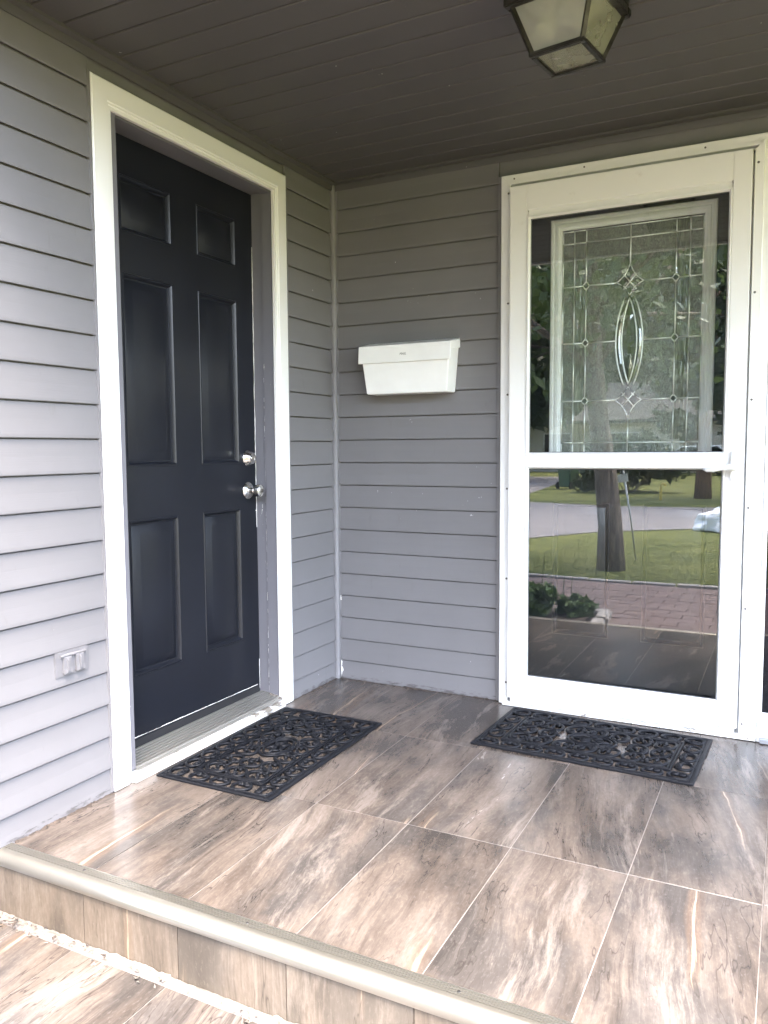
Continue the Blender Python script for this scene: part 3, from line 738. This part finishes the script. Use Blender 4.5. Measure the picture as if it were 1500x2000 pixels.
obj('door_knob', MB().lathe([(0, 0), (.033, 0), (.034, .003), (.028, .008), (.0125, .014), (.0115, .026), (.019, .034), (.0265, .046), (.0265, .054), (.020, .062), (0, .064)], 28, MY), STEEL, fd, (1.648, YF, .905), smooth=True)
obj('deadbolt', MB().lathe([(0, 0), (.032, 0), (.032, .003), (.0295, .006), (.022, .024), (0, .024)], 28, MY), STEEL, fd, (1.648, YF, 1.045), smooth=True)

# ------------------------------------------------------------------ sidelight window right of the storm door
sw = thing('sidelight_window', 'dark narrow sidelight window in white frame beside the storm door', 'window')
sp_ = [(0, 0), (0, .040), (.003, .043), (.010, .043), (.012, .034), (.022, .034), (.024, .020), (.032, .020), (.032, 0)]
WX0, WX1 = XR_+.0015, SXR
for runs in ([((WX0-.012, .055), (.0, 0))],): pass
obj('frame', fr(MB(), [((WX0, .064), (.45, 1)), ((WX0, ZT-.002), (.45, -1))], sp_), WHITE, sw)
obj('frame', fr(MB(), [((WX0, ZT-.002), (.45, -1)), ((WX1, ZT-.002), (-1.4, -1))], sp_), WHITE, sw)
obj('frame', fr(MB(), [((WX1, ZT-.002), (-1.4, -1)), ((WX1, .064), (-1.4, 1))], sp_), WHITE, sw)
obj('frame', fr(MB(), [((WX1, .064), (-1.4, 1)), ((WX0, .064), (.45, 1))], sp_), WHITE, sw)
obj('glass_pane', box(WX0+.008, WX1-.02, -.012, -.007, .08, ZT-.02), DGLASS, sw)
obj('sill', MB().prism([(-.002, .0025), (-.060, .0025), (-.060, .020), (-.050, .026), (-.044, .062), (-.002, .062)], 'x', WX0+.0005, WX1), WHITE, sw)
obj('sill_track', MB().box(WX0+.012, WX1-.01, -.078, -.0605, .004, .018).box(WX0+.012, WX1-.01, -.074, -.0615, .018, .024), plain('sill_metal', (.5, .52, .55), .35, .8), sw)
obj('backing_board', box(WX0, WX1, .06, .08, .0, 2.09), DARKIN, sw)

# ------------------------------------------------------------------ mailbox
mbx = thing('mailbox', 'white metal wall mailbox with sloping lid lettered MAIL', 'mailbox', (.405, 0, 1.38))
mb = MB()
T = [(-.201, -.013), (.203, -.013), (.203, -.119), (-.201, -.119)]; Bo = [(-.179, -.013), (.187, -.013), (.187, -.106), (-.179, -.106)]
mb.add([(x, y, .085) for x, y in T]+[(x, y, -.103) for x, y in Bo], [(0, 1, 2, 3), (7, 6, 5, 4)]+[(i, (i+1) % 4, 4+(i+1) % 4, 4+i) for i in range(4)])
obj('body', mb, MAILW, mbx, bevel=.003)
lidp = [(-.013, .120), (-.013, .117), (-.115, .092), (-.122, .024), (-.124, .024), (-.117, .096)]
lid = MB().prism(lidp, 'x', -.210, .2085)
for xa, xb in ((-.210, -.2080), (.2065, .2085)):
    lid.prism([(-.013, .116), (-.114, .092), (-.121, .026), (-.100, .066), (-.013, .080)], 'x', xa, xb)
ld = obj('lid', lid, MAILW, mbx, bevel=.0008, seg=1)
cu = bpy.data.curves.new('lettering', 'FONT'); cu.body = 'MAIL'; cu.size = .0135; cu.shear = .25; cu.extrude = .0002; cu.align_x = 'CENTER'; cu.space_character = 1.05
to = bpy.data.objects.new('lettering_src', cu); COL.objects.link(to)
bpy.context.view_layer.update()
tm = bpy.data.meshes.new_from_object(to.evaluated_get(bpy.context.evaluated_depsgraph_get())); bpy.data.objects.remove(to)
tm.materials.clear(); tm.materials.append(TEXTM)
ta = math.atan2(.007, .072)
link('lettering', tm, ld, (-.002, -.1218, .0525), (R(90)-ta, 0, 0))

# ------------------------------------------------------------------ outdoor outlet
ot = thing('wall_outlet', 'grey outdoor outlet plate with two flap covers on siding', 'outlet', (.0, -1.52, .444), (R(0), 0, 0))
obj('cover_plate', box(.008, .0185, -.058, .058, -.036, .036), OUTLETM, ot, bevel=.0012)
for s in (-1, 1):
    fl = obj('flap', MB().prism([(.0165, .022), (.024, .024), (.0265, .018), (.027, -.010), (.0305, -.026), (.026, -.030), (.0165, -.024)], 'y', s*.022-.014, s*.022+.015), OUTLETM, ot, bevel=.0012)
    obj('rib', MB().prism([(.026, .018), (.0315, .012), (.033, -.020), (.026, -.026)], 'y', s*.022-.004, s*.022+.003), OUTLETM, fl, bevel=.001)
obj('hinge', MB().tube([(.022, -.044, .024), (.022, .044, .024)], .0045, 10), OUTLETM, ot, smooth=True)
obj('screw', MB().lathe([(.003, 0), (.0025, .0012), (.0001, .0014)], 10, MX), SCREW, ot, (.0165, -.05, .020))

# ------------------------------------------------------------------ doormats
def spiral(cx, cy, r0, r1, a0, a1, n): return [(cx+(r0+(r1-r0)*t/n)*math.cos(a0+(a1-a0)*t/n), cy+(r0+(r1-r0)*t/n)*math.sin(a0+(a1-a0)*t/n)) for t in range(n+1)]
MH = .0075
def strip(mb, pts, r, z=.006, n=6): return mb.tube([(x, y, z) for x, y in pts], [q*.98 for q in r] if hasattr(r, '__len__') else r*.98, n, flat=1.05)
# arch scroll: a horseshoe with two curled feet
a1 = MB(); strip(a1, [(x, y*1.05) for x, y in spiral(0, .002, .0255, .0255, R(-50), R(230), 14)], .0052)
for s in (-1, 1): strip(a1, [(s*x, y) for x, y in spiral(.0085, -.0125, .0095, .003, R(-80), R(200), 8)], [.0050]*6+[.006, .007, .007])
strip(a1, [(0, .026), (0, .036)], [.006, .003]); strip(a1, [(-.016, -.0225), (.016, -.0225)], .004)
ARCH = mesh('arch_scroll', a1, RUBBER, smooth='all')
a2 = MB(); strip(a2, [(x*.9, y*1.2) for x, y in spiral(0, 0, .026, .026, R(20), R(340), 14)], .0050)
strip(a2, spiral(.010, .004, .013, .004, R(-60), R(230), 9), [.0048]*8+[.0065, .007]); strip(a2, spiral(-.008, -.012, .010, .003, R(100), R(400), 8), [.0045]*7+[.006, .0065])
strip(a2, [(.022, 0), (.034, 0)], .0045)
SCR = mesh('ring_scroll', a2, RUBBER, smooth='all')
def ovalring(mb, a, b, r, n=28): return mb.tube([(a*math.cos(2*PI*k/n), b*math.sin(2*PI*k/n), .0062) for k in range(n)], r, 6, closed=True, flat=.85)
def rectring(mb, x, y, w, h):
    for (xa, xb, ya, yb) in [(-x, x, y-w, y), (-x, x, -y, -y+w), (-x, -x+w, -y+w, y-w), (x-w, x, -y+w, y-w)]: mb.box(xa, xb, ya, yb, .0, h)
    return mb
mats_me = {}
def make_mat(label, loc, rz):
    U, V = .3735, .2195
    t = thing('doormat', label, 'doormat', loc, (0, 0, rz), 'scrollwork rubber doormats')
    if not mats_me:
        mats_me['b'] = mesh('border', rectring(rectring(MB(), U, V, .013, .0075), U-.017, V-.017, .006, .0085), RUBBER, bevel=.002, seg=1)
        mb = MB(); rectring(mb, U-.0129, V-.0129, .0043, .0045)
        mats_me['w'] = mesh('web', mb, RUBBER)
        mb = rectring(rectring(rectring(MB(), U-.082, V-.082, .0065, .009), U-.0885, V-.0885, .004, .0055), U-.0925, V-.0925, .0060, .009)
        mats_me['i'] = mesh('inner_band', mb, RUBBER, bevel=.0015, seg=1)
        mb = ovalring(ovalring(ovalring(MB(), .086, .058, .0055), .070, .044, .005), .040, .024, .0045)
        for k in range(6):
            a = 2*PI*k/6; strip(mb, [(.008*math.cos(a), .008*math.sin(a)), (.030*math.cos(a), .022*math.sin(a)), (.062*math.cos(a), .035*math.sin(a))], [.008, .0075, .004])
        mb.lathe([(.0, .0), (.013, 0), (.013, .006), (.009, .010), (0, .011)], 12)
        mats_me['o'] = mesh('centre_oval', mb, RUBBER, smooth='all')
    for k, n in (('b', 'border'), ('w', 'web'), ('i', 'inner_band'), ('o', 'centre_oval')): link(n, mats_me[k], t)
    nl, ns = 9, 5
    for s in (-1, 1):
        for i in range(nl):
            x = -(U-.053)+(2*(U-.053))*i/(nl-1)
            link('arch_scroll', ARCH, t, (x, s*(V-.051), .0), (0, 0, (0 if s > 0 else PI))).scale = (1.22, 1.0, 1)
        for i in range(1, ns-1):
            y = -(V-.053)+(2*(V-.053))*i/(ns-1)
            link('arch_scroll', ARCH, t, (s*(U-.051), y, .0), (0, 0, -s*PI/2)).scale = (1.22, 1.0, 1)
    for i in range(7):
        for j in range(3):
            x = -.240+.080*i; y = -.080+.080*j
            if (x/.088)**2+(y/.062)**2 < 1: continue
            o = link('ring_scroll', SCR, t, (x, y, 0), (0, 0, (PI if (i+j) % 2 else 0)+(i*j % 3-1)*.5)); 
            o.scale = (-1.32 if i > 3 else 1.32, 1.28, 1)
    return t
make_mat('black rubber scrollwork doormat below the black door threshold', (.266, -.857, .0008), R(90.2))
make_mat('black rubber scrollwork doormat below the white storm door', (1.238, -.322, .0008), R(-2.6))

# ------------------------------------------------------------------ ceiling lantern
la = thing('ceiling_lantern', 'bronze ceiling lantern with tapered frosted glass panes under the soffit', 'lamp', (1.297, -1.000, ZC-.0005), (0, 0, R(-9)))
obj('mounting_plate', box(-.118, .118, -.118, .118, -.026, .0), BRONZE, la, bevel=.004)
rim = MB(); rectring(rim, .122, .122, .024, .022); o = obj('top_rim', rim, BRONZE, la, (0, 0, -.050), bevel=.003)
a_, b_, zt, zb = .106, .066, -.045, -.160
for sx in (-1, 1):
    for sy in (-1, 1):
        obj('corner_bar', MB().tube([(sx*a_, sy*a_, zt), (sx*b_, sy*b_, zb)], .0075, 4), BRONZE, la)
bt = MB(); rectring(bt, b_+.008, b_+.008, .014, .012); obj('bottom_rim', bt, BRONZE, la, (0, 0, zb-.006), bevel=.002)
for ax, s in (('x', -1), ('x', 1), ('y', -1), ('y', 1)):
    a2_, b2_ = a_-.004, b_-.004
    def Q(u, w, z): return (u, s*w, z) if ax == 'y' else (s*w, u, z)
    mb = MB(); vs = [Q(-a2_, a_, zt), Q(a2_, a_, zt), Q(b2_, b_, zb), Q(-b2_, b_, zb)]; vs += [Q(-a2_, a_-.003, zt), Q(a2_, a_-.003, zt), Q(b2_, b_-.003, zb), Q(-b2_, b_-.003, zb)]
    mb.add(vs, [(0, 1, 2, 3), (7, 6, 5, 4)]+[(i, (i+1) % 4, 4+(i+1) % 4, 4+i) for i in range(4)])
    obj('glass_pane', mb, LAMPG, la)
obj('glass_pane', box(-b_+.003, b_-.003, -b_+.003, b_-.003, zb-.001, zb+.002), LAMPG, la)
for s in (-1, 1):
    M_ = Matrix.Translation((s*.030, -.03, -.026)) @ Matrix.Rotation(PI, 4, 'X') @ Matrix.Rotation(s*.25, 4, 'Y')
    bo = obj('bulb', MB().lathe([(.012, .022), (.014, .030), (.024, .048), (.028, .062), (.024, .078), (.012, .088), (.0, .090)], 18, M_), BULB, la, smooth='all')
    obj('socket', MB().lathe([(.0, 0), (.015, 0), (.015, .024), (0, .024)], 14, M_), CAULK, bo)
obj('added_reflector', box(-.098, .098, -.098, .098, -.0285, -.0262), MAILW, la)  # white plate added to brighten the inside of the lantern
fl = MB()
for i in range(9):
    x, y = random.uniform(-.05, .05), random.uniform(-.055, -.02) if i < 5 else random.uniform(.03, .055); s = random.uniform(.002, .005)
    fl.add([(x-s, y, zb+.003), (x+s, y-s, zb+.003), (x, y+s, zb+.004), (x, y, zb+.007)], [(0, 1, 2), (0, 1, 3), (1, 2, 3), (2, 0, 3)])
tag(obj('dead_insects', fl, DIRT, la), kind='stuff')

# ------------------------------------------------------------------ garden and street, seen mirrored in the storm door
def leaves(name, centres, radii, per, size, mat, parent, flat=1.0, droop=0):
    n = len(centres)*per
    c = np.repeat(np.array(centres, float), per, 0); r = np.repeat(np.array(radii, float), per)
    d = rng.normal(size=(n, 3)); d /= np.linalg.norm(d, axis=1)[:, None]
    c = c+d*(r*rng.random(n)**.45)[:, None]*np.array([1, 1, flat])
    a = rng.normal(size=(n, 3)); a /= np.linalg.norm(a, axis=1)[:, None]; a[:, 2] -= droop
    b = np.cross(a, rng.normal(size=(n, 3))); b /= np.linalg.norm(b, axis=1)[:, None]
    s = (size*rng.uniform(.6, 1.3, n))[:, None]
    v = np.stack([c-a*s, c+b*s*.55, c+a*s, c-b*s*.55], 1).reshape(-1, 3)
    me = bpy.data.meshes.new(name); me.vertices.add(4*n); me.vertices.foreach_set('co', v.ravel())
    me.loops.add(4*n); me.loops.foreach_set('vertex_index', np.arange(4*n)); me.polygons.add(n); me.polygons.foreach_set('loop_start', np.arange(0, 4*n, 4)); me.polygons.foreach_set('loop_total', np.full(n, 4))
    me.update(); me.materials.append(mat); return link(name, me, parent)
def tree(label, x, y, h, r, cr, base, nclump, per, size, mat, bark, lean=(0, 0), group=None, name='broadleaf_tree', flat=.75):
    t = thing(name, label, 'tree', (x, y, ZG), None, group)
    tb = MB(); pts = []; rad = []
    for i in range(9):
        f = i/8; pts.append((lean[0]*f*h*.5+.03*math.sin(i*1.3), lean[1]*f*h*.5+.03*math.cos(i), -.05+f*h*.72)); rad.append(r*(1.16 if i == 0 else 1.02)*(1-.62*f))
    tb.tube(pts, rad, 12)
    top = Vector(pts[-1]); cs = []; rs = []
    ctr = Vector((lean[0]*h*.4, lean[1]*h*.4, base+(h-base)*.5))
    for i in range(nclump):
        d = Vector((random.gauss(0, 1), random.gauss(0, 1), random.gauss(0, 1))).normalized(); q = random.random()**.33
        p = ctr+Vector((d.x*cr*q, d.y*cr*q, d.z*(h-base)*.5*q)); cs.append(p); rs.append(cr*random.uniform(.12, .26))
        if i % 9 == 0:
            s = Vector(pts[random.randint(4, 7)]); mid = s.lerp(p, .5)+Vector((0, 0, .25*random.random()))
            tb.tube([s, mid, p], [r*.30, r*.18, r*.06], 6)
    obj('trunk', tb, bark, t, smooth='all'); leaves('crown', cs, rs, per, size, mat, t, flat)
    return t
tree('thick grey trunked broadleaf tree on the lawn beside the leaning sign', .07, -6.15, 6.4, .142, 2.9, 2.0, 110, 45, .085, LEAF, BARK, (-.13, 0))
tree('red barked tree across the street beside the yellow pipe', -.22, -19.8, 9.5, .20, 2.6, 1.5, 120, 70, .15, CONIF, BARKR, (-.03, 0))
for i, (lab, x, y, h, cr, mt) in enumerate([
        ('tall dark broadleaf tree behind the green wheeled bin', -9.5, -30, 13, 5.0, LEAF), ('wide yellow green tree left of the pale house', -17, -38, 12, 5.5, LEAF2),
        ('tall dark tree behind the ridge of the pale house', -2.5, -54, 17, 7, LEAF), ('round yellow green tree at the right end of the pale house', 6.5, -40, 11, 4.5, LEAF2),
        ('broad dark tree far along the street past the parked white car', 15, -34, 13, 5.5, LEAF), ('very tall tree beyond the driveway end', -14, -56, 18, 7, LEAF), ('dense yellow green tree close behind the left gable of the pale house', -8, -53, 13, 6, LEAF2)]):
    tree(lab, x, y, h, .28, cr, 1.2, 130, 130, .40, mt, BARK)
def shrub(label, x, y, h, r, mat, n=40, per=70, size=.05, group=None, z=ZG, name='shrub'):
    t = thing(name, label, 'shrub', (x, y, z), None, group)
    sb = MB(); cs = []; rs = []
    for i in range(n):
        a = random.uniform(0, 2*PI); f = random.random()**.5; zz = random.uniform(.12, 1)*h; k = math.sqrt(max(.05, 1-(zz/h)**2*.85))
        p = Vector((math.cos(a)*r*f*k, math.sin(a)*r*f*k, zz)); cs.append(p); rs.append(r*.24)
        if i % 3 == 0: sb.tube([(p.x*.1, p.y*.1, -.02), (p.x*.5, p.y*.5, p.z*.5), tuple(p)], [.012, .008, .003], 5)
    obj('stem', sb, BARK, t); leaves('foliage', cs, rs, per, size, mat, t); return t
shrub('wide dark conifer bush across the street behind the leaning sign', -2.6, -22.3, 1.6, 1.5, CONIF, 50, 80, .12)
shrub('tall leafy plant at the porch end of the planting bed', .05, -3.10, .24, .22, GARDEN, 26, 40, .05, z=ZG+.05, name='garden_plant')
shrub('low leafy plant at the end stone of the planting bed', .36, -3.25, .13, .17, GARDEN, 22, 34, .035, z=ZG+.05, name='garden_plant')
shrub('bushy plant midway along the planting bed', -.45, -3.02, .24, .24, GARDEN, 30, 44, .055, z=ZG+.05, name='garden_plant')
shrub('big bushy plant at the far end of the planting bed', -1.1, -3.05, .55, .36, GARDEN, 30, 44, .06, z=ZG+.05, name='garden_plant')
# tall thin weeds
for i, (x, y) in enumerate([(.22, -3.36), (.30, -3.30), (.06, -3.30)]):
    lab = ['thin weed stalk nearest the path in the planting bed', 'thin weed stalk beside the low plant in the bed', 'thin weed stalk beside the tall plant in the bed'][i]
    t = thing('weed', lab, 'plant', (x, y, ZG+.04)); mb = MB(); hh = .42+.05*i
    pts = [(0, 0, 0), (.01, 0, hh*.5), (.03, .01, hh*.9), (.06, .02, hh), (.085, .02, hh*.93)]
    mb.tube(pts, .003, 5); obj('stalk', mb, GARDEN, t); [obj('leaf', MB().add([(q[0], q[1], q[2]), (q[0]+.015*math.cos(k*2.1), q[1]+.015*math.sin(k*2.1)+.006, q[2]+.008), (q[0]+.05*math.cos(k*2.1), q[1]+.05*math.sin(k*2.1), q[2]+.004), (q[0]+.02*math.cos(k*2.1)+.008, q[1]+.02*math.sin(k*2.1)-.006, q[2]+.006)], [(0, 1, 2, 3)]), GARDEN, t) for k, q in enumerate([(.004, 0, hh*.2), (.008, 0, hh*.4), (.014, .003, hh*.6), (.024, .008, hh*.8)])]
# grass blades near the path
n = 16000
bx_ = rng.uniform(-3.2, 4.6, n); by_ = -5.15-rng.random(n)**1.6*4.2; ok = ~((bx_ < -1.0) & (by_ < -6.4)); bx_, by_ = bx_[ok], by_[ok]; n = len(bx_)
hh = rng.uniform(.015, .042, n); an = rng.uniform(0, 2*PI, n); w = .005
v = np.stack([np.stack([bx_-w*np.cos(an), by_-w*np.sin(an), np.full(n, ZG)], 1), np.stack([bx_+w*np.cos(an), by_+w*np.sin(an), np.full(n, ZG)], 1), np.stack([bx_+rng.normal(0, .02, n), by_+rng.normal(0, .02, n), ZG+hh], 1)], 1).reshape(-1, 3)
me = bpy.data.meshes.new('grass'); me.vertices.add(3*n); me.vertices.foreach_set('co', v.ravel()); me.loops.add(3*n); me.loops.foreach_set('vertex_index', np.arange(3*n)); me.polygons.add(n); me.polygons.foreach_set('loop_start', np.arange(0, 3*n, 3)); me.polygons.foreach_set('loop_total', np.full(n, 3)); me.update()
me.materials.append(leaf_mat('grass_blade', (.065, .09, .02), (.13, .15, .045))); tag(link('grass', me), 'short green grass growing along the brick path', 'grass', kind='stuff')
# leaning sign
t = thing('lawn_sign', 'small pale sign on a leaning thin post beside the lawn tree', 'sign', (.2, -7.0, ZG))
obj('post', MB().tube([(0, 0, -.05), (-.075, .0, .5), (-.175, 0, 1.09)], .011, 8), plain('galvanised_post', (.45, .45, .43), .5, .6), t, smooth='all')
obj('panel', MB().box(-.075, .075, -.004, .004, -.05, .05), plain('sign_back', (.55, .54, .48), .6), t, (-.19, .016, 1.00), (0, R(-9), 0), bevel=.002)
# green wheeled bin
t = thing('wheeled_bin', 'green plastic wheeled bin standing across the street', 'bin', (-4.75, -23.5, ZG), (0, 0, R(20)))
GREENP = plain('green_plastic', (.025, .075, .035), .45)
mb = MB(); tp_ = [(-.27, -.30), (.27, -.30), (.27, .30), (-.27, .30)]
mb.add([(x*.8, y*.8, .06) for x, y in tp_]+[(x, y, 1.0) for x, y in tp_], [(3, 2, 1, 0), (4, 5, 6, 7)]+[(i, (i+1) % 4, 4+(i+1) % 4, 4+i) for i in range(4)])
obj('body', mb, GREENP, t, bevel=.03); obj('lid', MB().prism([(-.33, 1.005), (-.33, 1.04), (.0, 1.10), (.34, 1.05), (.34, 1.005)], 'x', -.29, .29), GREENP, t, bevel=.015)
obj('handle', MB().tube([(-.22, .34, 1.0), (-.22, .40, 1.0), (.22, .40, 1.0), (.22, .34, 1.0)], .016, 8), GREENP, t)
for s in (-1, 1): obj('wheel', MB().lathe([(0, -.03), (.10, -.03), (.12, -.015), (.12, .015), (.10, .03), (0, .03)], 18, Matrix.Rotation(R(90), 4, 'Y')), RUBBER, t, (s*.25, .24, .12))
# yellow bent pipe
t = tag(obj('gas_pipe', MB().tube([(0, 0, -.1), (0, 0, .34), (.01, 0, .40), (.05, 0, .43), (.10, 0, .42), (.115, 0, .37)], .035, 10), plain('yellow_paint', (.62, .45, .10), .5), None, (-1.13, -18.6, ZG), smooth='all'), 'bent yellow pipe standing in the grass across the street', 'pipe')
# white bag at the kerb
bm = bmesh.new(); bmesh.ops.create_icosphere(bm, subdivisions=4, radius=1)
from mathutils import noise as mn
for v_ in bm.verts:
    d = mn.noise(v_.co*2.2)*.22+mn.noise(v_.co*6)*.08; v_.co *= 1+d; v_.co.x *= .55; v_.co.y *= .34; v_.co.z = max(-.10, v_.co.z*.30)
me = bpy.data.meshes.new('white_bag'); bm.to_mesh(me); bm.free(); me.materials.append(plain('white_plastic_sheet', (.86, .86, .84), .45, 0, .04, 20, .4, 20))
tag(link('white_bag', me, None, (1.02, -11.05, ZG+.105)), 'crumpled white plastic bag lying on the grass by the street', 'bag')
# pale house across the street
t = thing('pale_house', 'pale single storey house with brown roof across the street', 'house', (-4.5, -46, ZG))
PALE = plain('pale_house_siding', (.62, .58, .50), .7); obj('wall', box(-8, 8, -4, 4, -.1, 2.9), PALE, t)
obj('roof', MB().prism([(-4.8, 2.85), (0, 5.2), (4.8, 2.85), (4.8, 2.7), (-4.8, 2.7)], 'x', -8.5, 8.5), ROOF, t)
for x in (-5.5, -1.8, 5.4):
    wd = obj('window', box(x-.8, x+.8, 4.0, 4.06, .95, 2.2), WHITE, t); obj('pane', box(x-.72, x-.03, 4.06, 4.075, 1.03, 2.12), DGLASS, wd); obj('pane', box(x+.03, x+.72, 4.06, 4.075, 1.03, 2.12), DGLASS, wd)
dr_ = obj('door', box(1.2, 2.15, 4.0, 4.05, .1, 2.2), BARKR, t); obj('handle', MB().lathe([(0, 0), (.03, 0), (.03, .05), (0, .05)], 10, Matrix.Rotation(R(-90), 4, 'X')), STEEL, dr_, (2.05, 4.05, 1.1))
# parked car
t = thing('parked_car', 'white hatchback car parked in front of the pale house', 'car', (-2.4, -38.5, ZG), None)
CARW = plain('white_car_paint', (.75, .75, .74), .2, 0, .02)
body = [(-2.1, .28), (-2.15, .62), (-2.0, .88), (-1.1, .95), (-.45, 1.42), (1.2, 1.46), (1.95, .98), (2.12, .88), (2.15, .40), (2.05, .26)]
bd = obj('body', MB().prism([(x, z) for x, z in body], 'y', -.85, .85), CARW, t, bevel=.06, seg=2)
for s in (-1, 1):
    gy = s*.853
    for wpoly in ([(-.98, .98), (-.42, 1.36), (.28, 1.38), (.28, .98)], [(.34, .98), (.34, 1.38), (1.15, 1.39), (1.62, .98)]):
        obj('side_window', MB().prism(wpoly, 'y', gy-.004, gy+.004), DGLASS, t)
    for x in (-1.35, 1.35):
        wh = obj('wheel', MB().lathe([(0, -.1), (.28, -.1), (.31, -.07), (.31, .07), (.28, .1), (0, .1)], 22, Matrix.Rotation(R(90), 4, 'X')), RUBBER, t, (x, s*.78, .31))
        obj('rim', MB().lathe([(0, -.11), (.19, -.105), (.2, -.09), (.2, .09), (.19, .105), (0, .11)], 16, Matrix.Rotation(R(90), 4, 'X')), STEEL, wh)
    obj('headlight', box(-2.13, -2.06, s*.62-.16, s*.62+.16, .62, .76), BULB, t)
